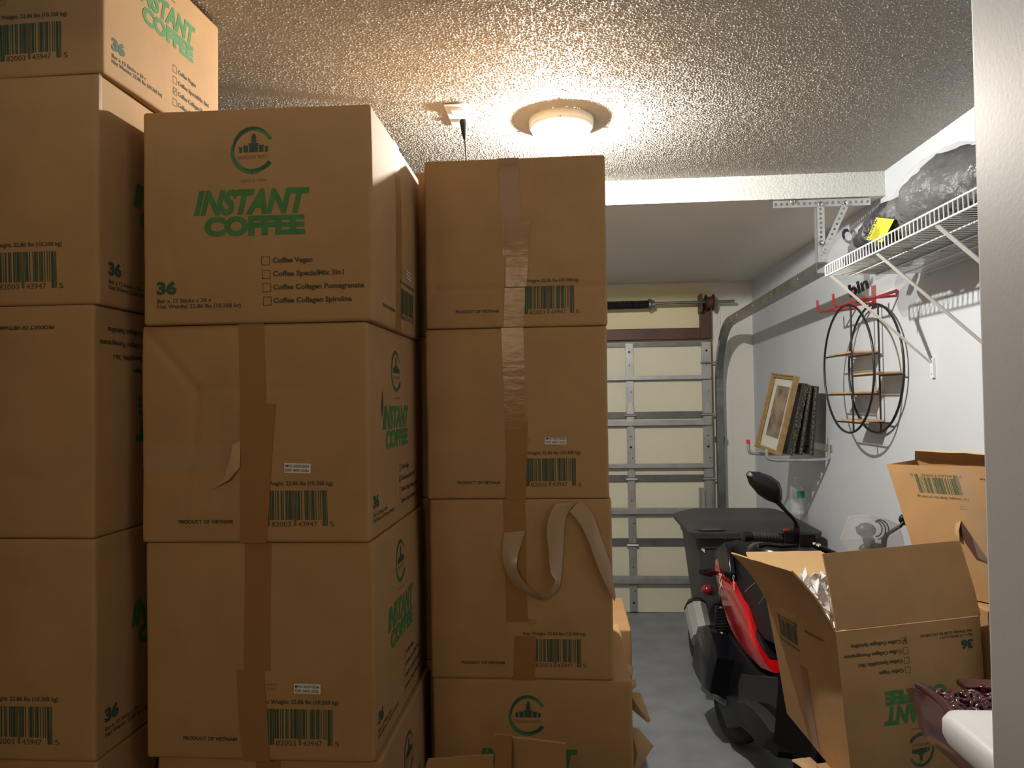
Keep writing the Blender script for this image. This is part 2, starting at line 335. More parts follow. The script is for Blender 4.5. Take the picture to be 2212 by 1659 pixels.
# ------------------------------------------------------------------ cartons
def trilin(p, w, d, h, c8):
    if c8 is None: return p
    u, v, t = p[0]/w+.5, p[1]/d+.5, p[2]/h
    b = (c8[0]*(1-u)+c8[1]*u)*(1-v)+(c8[3]*(1-u)+c8[2]*u)*v
    q = (c8[4]*(1-u)+c8[5]*u)*(1-v)+(c8[7]*(1-u)+c8[6]*u)*v
    return b*(1-t)+q*t
class Carton:
    """w along x (front faces -y), d along y, h up; local origin at base centre"""
    def __init__(s, label, loc, rz, w, d, h, bulge=.004, seed=0, creases=(), group='closed coffee cartons in the stacks', c8=None, n=64, open_top=False, cat='cardboard box', name='cardboard_box'):
        s.w, s.d, s.h, s.b, s.seed, s.cr = w, d, h, bulge, seed, creases
        s.root = thing(name, label, cat, loc, rz, group); s.c8 = None
        if c8: inv = MW[s.root.name].inverted(); s.c8 = [inv @ Vector(c) for c in c8]
        if open_top: s.walls()
        else: s.shell(n)
    def disp(s, p, nrm=None):
        x, y, z = p[0]/(s.w/2), p[1]/(s.d/2), (p[2]-s.h/2)/(s.h/2)
        f = lambda a: max(0, 1-a*a)
        q = Vector(p)
        q.x += s.b*math.copysign(min(1, abs(x))**3, x)*f(y)*f(z)
        q.y += s.b*math.copysign(min(1, abs(y))**3, y)*f(x)*f(z)
        v = Vector((p[0]*5+s.seed*3.1, p[1]*5+s.seed, p[2]*5)); nz = noise.noise_vector(v)*.0022
        nz.z *= .3; q += nz
        return q
    def crease(s, p, q):
        if p[1] < -s.d/2+.004:
            u, v = p[0]+s.w/2, p[2]
            for (a, b, c, e, dep) in s.cr:
                L2 = (c-a)**2+(e-b)**2; t = max(0, min(1, ((u-a)*(c-a)+(v-b)*(e-b))/L2))
                dd = math.hypot(u-a-t*(c-a), v-b-t*(e-b))
                if dd < .015: q.y += dep*(1-dd/.015)**1.5
        return q
    def shell(s, n):
        w, d, h, r = s.w, s.d, s.h, .007
        def ax(L):
            a = [0, r*.35, r*.8, r*1.3]; m_ = list(np.linspace(r*3, L-r*3, n)); return a+m_+[L-t for t in a[::-1]]
        X = [q-w/2 for q in ax(w)]; Y = [q-d/2 for q in ax(d)]; Z = ax(h)
        idx = {}; vs = []; fs = []
        def vid(i, j, k):
            key = (i, j, k)
            if key not in idx:
                p = Vector((X[i], Y[j], Z[k])); c = Vector((max(-w/2+r, min(w/2-r, p.x)), max(-d/2+r, min(d/2-r, p.y)), max(r, min(h-r, p.z))))
                e = p-c
                if e.length > 1e-7: p = c+Vector((e.x, e.y, e.z)).normalized()*min(r, max(abs(e.x), abs(e.y), abs(e.z)))*1.0
                if p.z < 0: p.z = 0
                if p.z > h: p.z = h
                q = s.crease(p, s.disp(p))
                q.z = max(.0004, min(h-.0004, q.z))
                # crushed lower and upper rims
                idx[key] = len(vs); vs.append(trilin(q, w, d, h, s.c8))
            return idx[key]
        nx, ny, nz = len(X), len(Y), len(Z)
        for i in range(nx-1):
            for k in range(nz-1):
                fs.append((vid(i, 0, k), vid(i+1, 0, k), vid(i+1, 0, k+1), vid(i, 0, k+1)))
        st = 1
        for j in range(ny-1):
            for k in range(nz-1):
                fs.append((vid(nx-1, j, k), vid(nx-1, j+1, k), vid(nx-1, j+1, k+1), vid(nx-1, j, k+1)))
                fs.append((vid(0, j+1, k), vid(0, j, k), vid(0, j, k+1), vid(0, j+1, k+1)))
        for i in range(nx-1):
            for k in range(nz-1): fs.append((vid(i+1, ny-1, k), vid(i, ny-1, k), vid(i, ny-1, k+1), vid(i+1, ny-1, k+1)))
            for j in range(ny-1):
                fs.append((vid(i, j, nz-1), vid(i+1, j, nz-1), vid(i+1, j+1, nz-1), vid(i, j+1, nz-1)))
                fs.append((vid(i, j+1, 0), vid(i+1, j+1, 0), vid(i+1, j, 0), vid(i, j, 0)))
        g = G(); g.v = [tuple(v) for v in vs]; g.f = fs; g.mi = [0]*len(fs)
        s.body = g.build('carton_body', M['board'], s.root, smooth=.9, local=True)
    def walls(s):
        w, d, h, t = s.w, s.d, s.h, .006; g = G()
        def slab(x0, y0, z0, x1, y1, z1):
            n = 6; ptsf = lambda a, b, c: trilin(s.disp(Vector((x0+(x1-x0)*a, y0+(y1-y0)*b, z0+(z1-z0)*c))), w, d, h, s.c8)
            # grid along the two long directions
            thin = min(range(3), key=lambda i: (x1-x0, y1-y0, z1-z0)[i])
            rows = [[], []]
            for side in (0, 1):
                for i in range(n+1):
                    row = []
                    for j in range(n+1):
                        a, b = i/n, j/n
                        row.append(ptsf(*( (side, a, b) if thin == 0 else (a, side, b) if thin == 1 else (a, b, side))))
                    rows[side].append(row)
            A = [p for r_ in rows[0] for p in r_]; B = [p for r_ in rows[1] for p in r_]; m_ = n+1; N = m_*m_
            fs = []
            for i in range(n):
                for j in range(n):
                    q = (i*m_+j, (i+1)*m_+j, (i+1)*m_+j+1, i*m_+j+1); fs += [q, tuple(N+k for k in q[::-1])]
            rim = [i*m_ for i in range(m_)]+[n*m_+j for j in range(1, m_)]+[i*m_+n for i in range(n-1, -1, -1)]+[j for j in range(n-1, 0, -1)]
            for a, b in zip(rim, rim[1:]+rim[:1]): fs.append((a, b, b+N, a+N))
            g.add(A+B, fs)
        slab(-w/2, -d/2, 0, w/2, -d/2+t, h); slab(-w/2, d/2-t, 0, w/2, d/2, h)
        slab(-w/2, -d/2, 0, -w/2+t, d/2, h); slab(w/2-t, -d/2, 0, w/2, d/2, h); slab(-w/2, -d/2, 0, w/2, d/2, t)
        s.body = g.build('carton_body', M['board'], s.root, smooth=.6, local=True)
    def fp(s, face, u, v, off):
        w, d = s.w, s.d
        u_ = u
        if face == 'front': p = Vector((-w/2+u, -d/2, v)); nn = Vector((0, -1, 0))
        elif face == 'right': p = Vector((w/2, -d/2+u, v)); nn = Vector((1, 0, 0))
        else: p = Vector((-w/2, d/2-u, v)); nn = Vector((-1, 0, 0))
        q = s.disp(p)
        return trilin(q+nn*off, w, d, s.h, s.c8)
    def art(s, ink, face, flip=False, off=.0007, clip=None, name='printing', parent=None, mats=None):
        fw = s.w if face == 'front' else s.d; g = G(); vs = []
        for u, v in ink.v:
            if flip: u, v = fw-u, s.h-v
            vs.append(s.fp(face, u, v, off))
        fs = []; mi = []; gi = []; gg = ink.g or [None]*len(ink.f)
        for f, m_, g_ in zip(ink.f, ink.m, gg):
            if any(ink.v[i][1] > s.h-.004 or ink.v[i][1] < 0.002 for i in f): continue
            fs.append(f); mi.append(m_); gi.append(g_)
        g.v = [tuple(v) for v in vs]
        return [s.art1(g, [f for f, q in zip(fs, gi) if q == c_], [m_ for m_, q in zip(mi, gi) if q == c_], c_ or name, parent, mats) for c_ in sorted(set(gi), key=str)][0]
    def art1(s, g, fs, mi, name, parent, mats):
        me = bpy.data.meshes.new(name); used = sorted({i for f in fs for i in f}); mp = {a: i for i, a in enumerate(used)}
        me.from_pydata([g.v[i] for i in used], [], [tuple(mp[i] for i in f) for f in fs])
        for k in (mats or [M[q] for q in INKS]): me.materials.append(k)
        me.polygons.foreach_set('material_index', mi); me.update()
        o = bpy.data.objects.new(name, me); C.objects.link(o); o.parent = parent or s.root; MW[o.name] = MW[s.root.name]; return o
    def strip(s, face, poly4, mat_='tape', off=.0004, name='packing_tape', nu=6, nv=24, wr=.0003):
        """quad in face coordinates: bl, br, tr, tl"""
        rows = []
        for i in range(nv+1):
            row = []
            for j in range(nu+1):
                a, b = j/nu, i/nv
                u = (poly4[0][0]*(1-a)+poly4[1][0]*a)*(1-b)+(poly4[3][0]*(1-a)+poly4[2][0]*a)*b
                v = (poly4[0][1]*(1-a)+poly4[1][1]*a)*(1-b)+(poly4[3][1]*(1-a)+poly4[2][1]*a)*b
                row.append(s.fp(face, u, v, off+wr*abs(noise.noise(Vector((u*60, v*40, s.seed))))))
            rows.append(row)
        g = G().sheet(rows)
        return g.build(name, M[mat_], s.root, smooth=1.2, local=True)
    def date_label(s, face, u, v, w=.058, h=.021, rot=-.03):
        k = Ink(); c, sn = math.cos(rot), math.sin(rot); q = lambda a, b: (u+a*c-b*sn, v+a*sn+b*c)
        k.poly([q(0, 0), q(w, 0), q(w, h), q(0, h)], 0)
        o = s.art(k, face, off=.0014, name='date_label', mats=[M['label']])
        t = Ink(); tt = Ink(); tt.text('MFG: 05/07/2024', .003, .012, .051, .0058, 0, .01); tt.text('EXP: 04/01/2026', .003, .003, .051, .0058, 0, .01)
        t.v = [q(a, b) for a, b in tt.v]; t.f = tt.f; t.m = tt.m
        s.art(t, face, off=.0019, name='label_text', parent=o, mats=[M['pen']])
def tape_run(c, face, x0, x1, y0=0, y1=None):
    y1 = c.h if y1 is None else y1
    c.strip(face, [(x0, y0), (x1, y0), (x1, y1), (x0, y1)])

# ------------------------------------------------------------------ room shell
XR, YB, YBEAM, ZC, ZL, XL = 1.478, 5.833, 3.436, 2.735, 2.621, -2.4
def grid_obj(name, x0, x1, y0, y1, step, hfun, m_, edge_up=False):
    nx, ny = int((x1-x0)/step)+1, int((y1-y0)/step)+1
    X, Y = np.meshgrid(np.linspace(x0, x1, nx), np.linspace(y0, y1, ny)); Z = hfun(X, Y, ny, nx)
    me = bpy.data.meshes.new(name); co = np.stack([X, Y, Z], -1).reshape(-1, 3).astype(np.float32)
    i = np.arange((ny-1)*(nx-1)); r, c = i//(nx-1), i % (nx-1); a = r*nx+c
    q = np.stack([a, a+nx, a+nx+1, a+1], -1).astype(np.int32)
    me.vertices.add(len(co)); me.vertices.foreach_set('co', co.ravel()); me.loops.add(q.size); me.loops.foreach_set('vertex_index', q.ravel())
    me.polygons.add(len(q)); me.polygons.foreach_set('loop_start', np.arange(0, q.size, 4)); me.update(calc_edges=True)
    me.polygons.foreach_set('use_smooth', np.ones(len(q), bool)); me.materials.append(m_)
    o = bpy.data.objects.new(name, me); C.objects.link(o); o['kind'] = 'structure'; return o
rng = np.random.default_rng(3)
def popcorn(X, Y, ny, nx, step=.0026, lo=.0036, amp=.0036):
    n = rng.standard_normal((ny, nx)); F = np.fft.rfft2(n)
    fy = np.fft.fftfreq(ny, step)[:, None]; fx = np.fft.rfftfreq(nx, step)[None]; f = np.hypot(fx, fy)
    band = np.exp(-((f-1/(lo*2.6))/(1/(lo*5.5)))**2); g = np.fft.irfft2(F*band, (ny, nx)); g /= g.std()
    return ZC-amp*np.clip((g-.35)/1.8, 0, 1.0)**.8
grid_obj('ceiling', -1.45, XR, .98, YBEAM+.004, .0026, popcorn, M['ceil'])
struct('ceiling', G().bx((XL, .98, ZC+.002), (XR, YBEAM, ZC+.1)), M['ceil'])
def knock(X, Y, ny, nx): return popcorn(X, Y, ny, nx, .006, .012, .003)-ZC+ZL
grid_obj('ceiling', -2.4, XR, YBEAM, YB, .008, lambda X, Y, a, b: popcorn(X, Y, a, b, .008, .013, .0022)-ZC+ZL, M['ceil2'])
# soffit face between the two ceiling heights
rows = []
g = G()
nxx, nzz = 420, 14
def soff(i, j):
    x = XL+(XR-XL)*i/nxx; z = ZL-.002+(ZC-ZL+.002)*j/nzz
    n_ = noise.noise(Vector((x*75, z*75, 3)))
    return (x, YBEAM-.003*max(0, n_+.15)-.0015, z+(.002*noise.noise(Vector((x*40, 2, 7))) if j == 0 else 0))
g.sheet([[soff(i, j) for i in range(nxx+1)] for j in range(nzz+1)])
struct('trim_1', g, M['beam'], smooth=1.2)
struct('ceiling', G().bx((XL, YBEAM, ZL+.002), (XR, YB, ZC+.1)), M['ceil2'])
struct('floor', G().bx((XL, -1.6, -.1), (XR+.1, YB+.2, 0)), M['floor'])
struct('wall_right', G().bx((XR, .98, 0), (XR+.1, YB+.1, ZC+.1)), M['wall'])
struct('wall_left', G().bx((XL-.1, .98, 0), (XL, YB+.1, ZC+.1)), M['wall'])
DT, DX0, DX1 = 2.16, -1.35, 1.135          # garage door opening
g = G(); g.bx((DX1+.03, YB+.03, 0), (XR, YB+.13, ZC)); g.bx((XL, YB+.03, 0), (DX0-.03, YB+.13, ZC)); struct('wall_back', g, M['wallb'])
struct('wall_back', G().bx((DX0-.03, YB+.03, DT), (DX1+.03, YB+.13, ZC)), M['cream'])
# house wall with the doorway the photo is taken through
jx = P(2113, 829, y=1.0).x
struct('wall_front', G().bx((jx, .55, 0), (XR+.1, 1.0, ZC+.1)), M['jamb'], bevel=.012)
struct('wall_front', G().bx((XL-.1, .55, 0), (-1.15, 1.0, ZC+.1)), M['jamb'])
struct('wall_front', G().bx((-1.15, .55, 2.42), (jx, 1.0, ZC+.1)), M['jamb'])
# ceiling edge trim and seams on the far wall
struct('trim_2', G().bx((XL, YB+.012, ZL-.012), (DX1+.02, YB+.03, ZL)), M['white'])
g = G(); g.bx((1.205, YB+.018, 0), (1.225, YB+.03, 2.45)); g.bx((1.30, YB+.024, 0), (1.305, YB+.03, 2.3)); struct('trim_3', g, M['wallb'])
# brown door frame
g = G(); g.bx((DX0, YB-.02, 2.165), (DX1-.04, YB+.03, 2.255)); struct('trim_4', g, M['brown'], bevel=.004)
g = G(); g.bx((DX1-.075, YB-.04, 2.165), (DX1+.01, YB+.03, 2.47)); struct('trim_5', g, M['brown'], bevel=.004)

# ------------------------------------------------------------------ sectional garage door
door = struct('door_1', G().bx((DX0, YB, 0.004), (DX1, YB+.028, 2.15)), M['panel'])
zr = [0.004, .54, 1.06, 1.565, 2.15]
def zof(py): return P(1440, py, y=YB-.03).z
for i, (a, b, mt, th, nm) in enumerate([(738, 748, 'steel_d', .03, 'rail'), (811, 822, 'steel', .05, 'strut'), (889, 903, 'steel_d', .03, 'rail'), (907, 921, 'steel', .05, 'strut'),
                          (1001, 1012, 'steel', .05, 'strut'), (1026, 1040, 'steel_d', .03, 'rail'), (1097, 1112, 'steel', .05, 'strut'), (1164, 1179, 'steel_d', .03, 'rail'), (1244, 1262, 'steel', .05, 'strut')]):
    z1, z0 = zof(a), zof(b); g = G()
    if nm == 'rail': g.bx((DX0, YB-.022, z0), (DX1, YB, z1))
    else:       # hat shaped strut
        m_ = (z0+z1)/2; hh = (z1-z0)/2
        g.bx((DX0, YB-.034, z0), (DX1-.01, YB-.028, z0+.012)); g.bx((DX0, YB-.062, m_-hh*.55), (DX1-.01, YB-.03, m_-hh*.55+.004)); g.bx((DX0, YB-.062, m_+hh*.55), (DX1-.01, YB-.03, m_+hh*.55+.004))
        g.bx((DX0, YB-.066, m_-hh*.6), (DX1-.01, YB-.062, m_+hh*.6)); g.bx((DX0, YB-.034, z1-.012), (DX1-.01, YB-.028, z1))
    g.build(nm, M[mt], door)
for xa, xb in ((1349, 1365), (1514, 1534)):
    x0, x1 = P(xa+4, 860, y=YB-.03).x, P(xb+4, 860, y=YB-.03).x
    for k in range(4):
        g = G(); g.bx((x0, YB-.028, zr[k]+.012), (x1, YB-.002, zr[k+1]-.012)); g.bx((x0+.008, YB-.031, zr[k]+.03), (x1-.008, YB-.028, zr[k+1]-.03))
        st = g.build('stile', M['steel'], door)
        h = G()
        for q in range(5):
            zz = lerp((0, 0, zr[k]+.08), (0, 0, zr[k+1]-.08), q/4).z
            h.lathe([(.005 if q % 2 else .009, 0), (.005 if q % 2 else .009, .0015)], ((x0+x1)/2+(.012 if q == 1 else 0), YB-.0325, zz), (0, 1, 0), 10)
        h.build('bolt_hole', M['black'], st)
    for zj in zr[1:4]:
        xm = (x0+x1)/2; g = G()
        for s_ in (-1, 1):
            g.prism([(xm-.03, YB-.034, zj+s_*.012), (xm+.03, YB-.034, zj+s_*.012), (xm+.012, YB-.034, zj+s_*.10), (xm-.012, YB-.034, zj+s_*.10)], (0, -.004, 0))
        g.tube([(xm-.045, YB-.045, zj), (xm+.045, YB-.045, zj)], .009, 8)
        g.build('hinge', M['galv'], door)
g = G(); xm = P(1525, 1080, y=YB-.05).x
g.bx((xm-.05, YB-.05, .80), (xm+.05, YB-.028, .99)); g.bx((xm-.075, YB-.075, .79), (xm+.06, YB-.05, .83)); g.tube([(xm-.02, YB-.07, .83), (xm-.02, YB-.07, .97)], .012)
g.build('slide_lock', M['galv'], door)
g = G(); xm = 1.13
for zj in (1.975, 1.565, 1.06, .54, .1):
    g.tube([(xm-.08, YB-.05, zj), (xm+.05, YB-.05, zj)], .007); g.lathe([(.022, 0), (.022, .012)], (xm+.045, YB-.05, zj), (1, 0, 0), 14)
g.build('roller', M['steel'], door)

# torsion spring on its shaft
zs = P(1400, 658, y=YB-.1).z; ys = YB-.10
t = thing('torsion_spring', 'dark coiled torsion spring on a shaft above the garage door', 'garage door spring', (.7, ys, zs))
xs = P(1408, 655, y=ys).x
G().tube([(-1.2, ys, zs), (P(1586, 650, y=ys).x, ys, zs+.01)], .012, 12).build('shaft', M['track'], t, smooth=.8)
pts = []
N = 46*14
for i in range(N+1):
    a = 2*PI*i/14; pts.append((xs-.03-.62*i/N, ys+.028*math.cos(a), zs+.028*math.sin(a)))
G().tube(pts, .0068, 6).build('coil', M['navy'], t, smooth=1)
G().lathe([(.026, 0), (.044, .004), (.044, .02), (.03, .035), (.03, .05)], (xs-.03, ys, zs), (1, 0, 0), 20).build('winding_cone', M['track'], t, smooth=.5)
xd = P(1533, 655, y=ys).x
G().lathe([(.02, -.035), (.062, -.033), (.062, -.026), (.045, -.022), (.045, .018), (.064, .024), (.064, .032), (.02, .034)], (xd, ys, zs+.006), (1, 0, 0), 28).build('cable_drum', M['brown'], t, smooth=.5)
G().bx((xd-.075, ys-.05, zs-.07), (xd-.065, YB, zs+.07)).build('bearing_plate', M['brown'], t)

# horizontal track curving down beside the door
t = thing('door_track', 'long steel garage door track curving down beside the door', 'garage door track', (1.19, YB-.3, 0))
XT = 1.19; zt = P(1770, 583, x=XT).z; y_end = P(1778, 590, x=XT).y
path = [Vector((XT, y_end, zt)), Vector((XT, YB-.55, zt-.04))]
zt2 = zt-.04
for k in range(1, 11):
    a = PI/2*k/10; path.append(Vector((XT, YB-.55+.48*math.sin(a), zt2-.48*(1-math.cos(a)))))
path += [Vector((XT, YB-.07, 1.2)), Vector((XT, YB-.07, .02))]
prof = [(-.022, .030), (-.026, .030), (-.026, -.030), (.026, -.030), (.026, .022), (.022, .022), (.022, -.026), (-.022, -.026)]
rings = []
for i, p in enumerate(path):
    T = (path[min(i+1, len(path)-1)]-path[max(i-1, 0)]).normalized(); ax = Vector((1, 0, 0)); nn = T.cross(ax)
    rings.append([p+ax*b+nn*a for a, b in prof])
G().loft(rings).build('rail', M['track'], t)
for f in (.15, .4, .62, .85):
    p = lerp(path[0], path[1], f); G().lathe([(.009, 0), (.009, .006)], p+Vector((-.0325, 0, 0)), (1, 0, 0), 10).build('bolt', M['chrome'], t)
g = G(); g.bx((XT-.03, YB-.05, .2), (XT+.05, YB+.02, .24)); g.bx((XT-.03, YB-.05, 1.35), (XT+.05, YB+.02, 1.39)); g.bx((XT+.03, YB-.05, 0), (XT+.036, YB+.02, 2.1)); g.build('wall_bracket', M['galv'], t)

# perforated angle hanger
ph = lambda px, py: P(px, py, z=ZL-.02)
a0, a1 = ph(1668, 443), ph(1882, 433)
t = thing('hanger_bracket', 'perforated galvanised angle bracket hanging the track from the ceiling', 'bracket', (XT, y_end, ZL))
def perf(a, b, w, n, nrm=(0, -1, 0)):
    """perforated strip made of a plate with real holes"""
    a, b = Vector(a), Vector(b); d = b-a; L = d.length; d.normalize(); nrm = Vector(nrm).normalized(); u = d.cross(nrm).normalized(); g = G(); th = nrm*.003
    cell = L/n; K = 16; r = w*.19
    for i in range(n):
        c = a+d*(cell*(i+.5)); sq = []; ci = []
        for k in range(K):
            an = 2*PI*k/K; cx, cy = math.cos(an), math.sin(an); m_ = max(abs(cx), abs(cy))
            sq.append(c+d*(cx/m_*cell/2)+u*(cy/m_*w/2)); ci.append(c+d*cx*r+u*cy*r)
        vs = sq+ci+[p+th for p in sq]+[p+th for p in ci]; fs = []
        for k in range(K):
            j = (k+1) % K; fs += [(k, j, K+j, K+k), (2*K+k, 3*K+k, 3*K+j, 2*K+j), (K+k, K+j, 3*K+j, 3*K+k)]
        g.add(vs, fs)
    g.prism([a-u*w/2, b-u*w/2, b-u*w/2+th, a-u*w/2+th], u*-.0001); return g
yh = (a0.y+a1.y)/2
A0, A1 = Vector((a0.x, yh, ZL-.022)), Vector((a1.x, yh, ZL-.022))
g = perf(A0, A1, .034, 17); g.bx((A0.x, yh, ZL-.007), (A1.x, yh+.035, ZL-.003)); g.build('ceiling_angle', M['galv'], t)
vt = P(1772, 447, y=yh); vb = P(1774, 600, y=yh)
g = perf(vt, (vt.x, yh, zt+.03), .034, 12); g.bx((vt.x-.019, yh, zt+.03), (vt.x-.016, yh+.03, vt.z)); g.build('hanging_leg', M['galv'], t)
d0 = P(1825, 445, y=yh-.006); d1 = P(1780, 545, y=yh-.006)
perf(d0, d1, .03, 9).build('diagonal_brace', M['galv'], t)
for q in (P(1772, 440, y=yh-.012), P(1826, 438, y=yh-.014), P(1774, 525, y=yh-.014), P(1712, 434, y=yh-.01)): G().lathe([(.011, 0), (.010, .006), (.004, .009)], q, (0, -1, 0), 8).build('bolt', M['chrome'], t)
g = G(); g.bx((XT-.024, y_end-.008, zt+.027), (vt.x+.018, y_end-.003, zt+.05)); g.build('track_clip', M['galv'], t)

# ------------------------------------------------------------------ ceiling lamp and outlet
t = thing('ceiling_lamp', 'round white flush ceiling lamp glowing on the popcorn ceiling', 'ceiling light', LAMP)
G().lathe([(.118, 0), (.120, -.006), (.118, -.03), (.112, -.036), (.108, -.034)], LAMP, n=64, cap=False).build('base_pan', M['pan'], t, smooth=.7)
dome = [(.110*math.cos(a)**.8 if a < PI/2-.01 else .001, -.034-.058*math.sin(a)) for a in [PI/2*k/14 for k in range(15)]]
G().lathe(dome, LAMP, n=64, cap=False).build('glass_dome', M['dome'], t, smooth=1.2)
for k in range(3):
    a = 2*PI*k/3+.5; G().lathe([(.006, 0), (.005, .008), (.002, .011)], LAMP+Vector((.112*math.cos(a), .112*math.sin(a), -.032)), (math.cos(a), math.sin(a), -.3), 8).build('clip_screw', M['silver'], t)
pl = bpy.data.lights.new('bulb', 'POINT'); pl.energy = 195; pl.color = (1, .94, .85); pl.shadow_soft_size = .02
po = bpy.data.objects.new('bulb', pl); C.objects.link(po); po.parent = t; po.location = (0, 0, -.070)

oc = P(990, 252, z=ZC-.01)
t = thing('ceiling_outlet', 'white double outlet plate on the ceiling left of the lamp', 'power outlet', (oc.x, oc.y, ZC))
g = G(); g.box((oc.x, oc.y, ZC-.005), (.075, .20, .004)); g.build('cover_plate', M['plastic_w'], t, bevel=.003)
g = G(); g.box((oc.x+.005, oc.y-.045, ZC-.011), (.05, .06, .010)); g.build('adapter', M['plastic_w'], t, bevel=.005)
g = G(); g.box((oc.x+.012, oc.y+.045, ZC-.011), (.034, .03, .010)); g.build('socket', M['plastic_w'], t, bevel=.005)
pc = P(1000, 268, z=ZC-.05)
t = thing('power_cord', 'thin black power cord plugged in at the ceiling, hanging down', 'power cord', (pc.x, pc.y, ZC-.03))
G().tube([(pc.x, pc.y, ZC-.036), (pc.x+.002, pc.y, ZC-.05), (pc.x+.004, pc.y, ZC-.085), (pc.x+.006, pc.y, ZC-.105)], [.012, .013, .009, .005], 12).build('plug', M['black'], t, smooth=.8)
G().tube([(pc.x+.006, pc.y, ZC-.10), (pc.x+.012, pc.y+.005, ZC-.2), (pc.x+.02, pc.y+.02, 2.36), (pc.x+.03, pc.y+.10, 2.2), (pc.x+.03, pc.y+.12, 1.2), (pc.x+.03, pc.y+.12, .01)], .0028, 8).build('cable', M['black'], t, smooth=1)

# ------------------------------------------------------------------ stacks of cartons
def stack_box(label, xr, yf, z0, z1, w, d, rz=0, front=None, right=None, **k):
    """xr, yf: right front corner on plan"""
    c = Vector((xr, yf, 0))+Matrix.Rotation(rz, 3, 'Z') @ Vector((-w/2, d/2, 0))
    b = Carton(label, (c.x, c.y, z0), rz, w, d, z1-z0, **k)
    return b
s_ = .5/490
GA = 'cartons of the left stack'; GB = 'cartons of the middle stack'; GC = 'cartons of the stack by the garage door view'
# left stack
L = [0, .49, .985, 1.432, 1.908, 2.385, 2.722]
b = stack_box('brown carton at the foot of the leftmost stack, mostly out of view', -.955, 1.40, L[0]+.001, L[1], .50, .50, group=GA, seed=1, n=20)
b = stack_box('brown carton low in the leftmost stack, only its top corner in view', -.955, 1.40, L[1], L[2], .50, .50, group=GA, seed=2, n=20)
b.art(logo_art(.5, b.h), 'right')
b = stack_box('upright dark carton with barcode at lower left corner of the photo, leftmost stack', -.955, 1.395, L[2], L[3], .50, .50, group=GA, seed=3)
b.art(barcode_art(.5, b.h), 'front'); b.art(logo_art(.5, b.h), 'right')
b = stack_box('upside-down carton in the leftmost stack, PRODUCT OF VIETNAM inverted at its top', -.957, 1.395, L[3], L[4], .50, .50, rz=-.01, group=GA, seed=4, creases=[(0, .12, .5, .125, .001)])
b.art(barcode_art(.5, b.h), 'front', flip=True); b.art(logo_art(.5, b.h), 'right', flip=True)
b = stack_box('carton second from the top of the leftmost stack, tape patch at left edge', -.95, 1.40, L[4], L[5], .50, .50, group=GA, seed=5)
b.art(barcode_art(.5, b.h), 'front'); b.art(logo_art(.5, b.h), 'right'); b.strip('front', [(.22, .19), (.276, .19), (.278, .30), (.222, .30)]); b.strip('right', [(.0, .0), (.012, .0), (.010, b.h), (.0, b.h)], 'clear_tape')
b = stack_box('topmost carton at upper left corner, its lit side printed with green lettering', -.94, 1.40, L[5], L[6], .50, .47, rz=-.03, group=GA, seed=6)
b.art(barcode_art(.5, b.h), 'front'); b.art(logo_art(.47, b.h, tick=2), 'right')
# middle stack
Z2 = [0, .47, .942, 1.404, 1.872, 2.336]
b = stack_box('carton at the foot of the middle stack, cut off by the bottom of the photo', -.40, 1.53, .001, Z2[1], .50, .53, group=GB, seed=11, n=20)
b = stack_box('carton in the middle stack just entering the bottom of the photo, logo on its side', -.404, 1.52, Z2[1], Z2[2], .495, .53, group=GB, seed=12, n=30)
b.art(logo_art(.5, b.h), 'right'); b.strip('front', [(.22, .2), (.275, .2), (.275, b.h), (.22, b.h)])
sA = .5/490
b = stack_box('third carton from the top of the middle stack, tape and white date label', -.415, 1.505, Z2[2], Z2[3], .50, .53, group=GB, seed=13, creases=[(.489, 0, .489, .46, .0012)])
X = lambda x: (x-320)*sA; Y = lambda y: (1640-y)*sA
b.art(barcode_art(.5, b.h, mfg=True), 'front'); b.art(logo_art(.5, b.h), 'right')
b.strip('front', [(X(535), Y(1451)), (X(592), Y(1453)), (X(594), b.h), (X(537), b.h)]); b.strip('front', [(X(530), 0), (X(589), 0), (X(578), Y(1450)), (X(519), Y(1450))], off=.001)
b.date_label('front', X(641), Y(1498), rot=-.02)
b = stack_box('dented and torn carton second from the top of the middle stack, lit logo side', -.420, 1.50, Z2[3], Z2[4], .50, .54, group=GB, seed=14, bulge=.003,
              creases=[(.008, .46, .125, .325, .005), (.125, .325, .115, .20, .004), (.125, .33, .49, .32, .0015), (.115, .20, .09, .02, .002), (.175, .46, .18, .02, .001)])
X = lambda x: (x-303)*sA; Y = lambda y: (1168-y)*sA
b.art(barcode_art(.5, b.h), 'front'); b.art(logo_art(.5, b.h, tick=1), 'right')
b.strip('front', [(X(521), Y(890)), (X(578), Y(890)), (X(573), b.h), (X(515), b.h)]); b.strip('front', [(X(517), 0), (X(574), 0), (X(598), Y(879)), (X(521), Y(876))], off=.001)
b.strip('front', [(X(303)+.003, Y(1010)), (X(500), Y(1005)), (X(520), Y(965)), (X(303)+.003, Y(958))], 'clear_tape', off=.0012)
b.date_label('front', X(615), Y(1022))
k = Ink(); k.poly([(.10, .285), (.115, .275), (.118, .30), (.112, .325), (.108, .305)], 2); k.poly([(.104, .262), (.112, .27), (.108, .285), (.1, .28)], 2); b.art(k, 'right', name='tear_hole', off=.001)
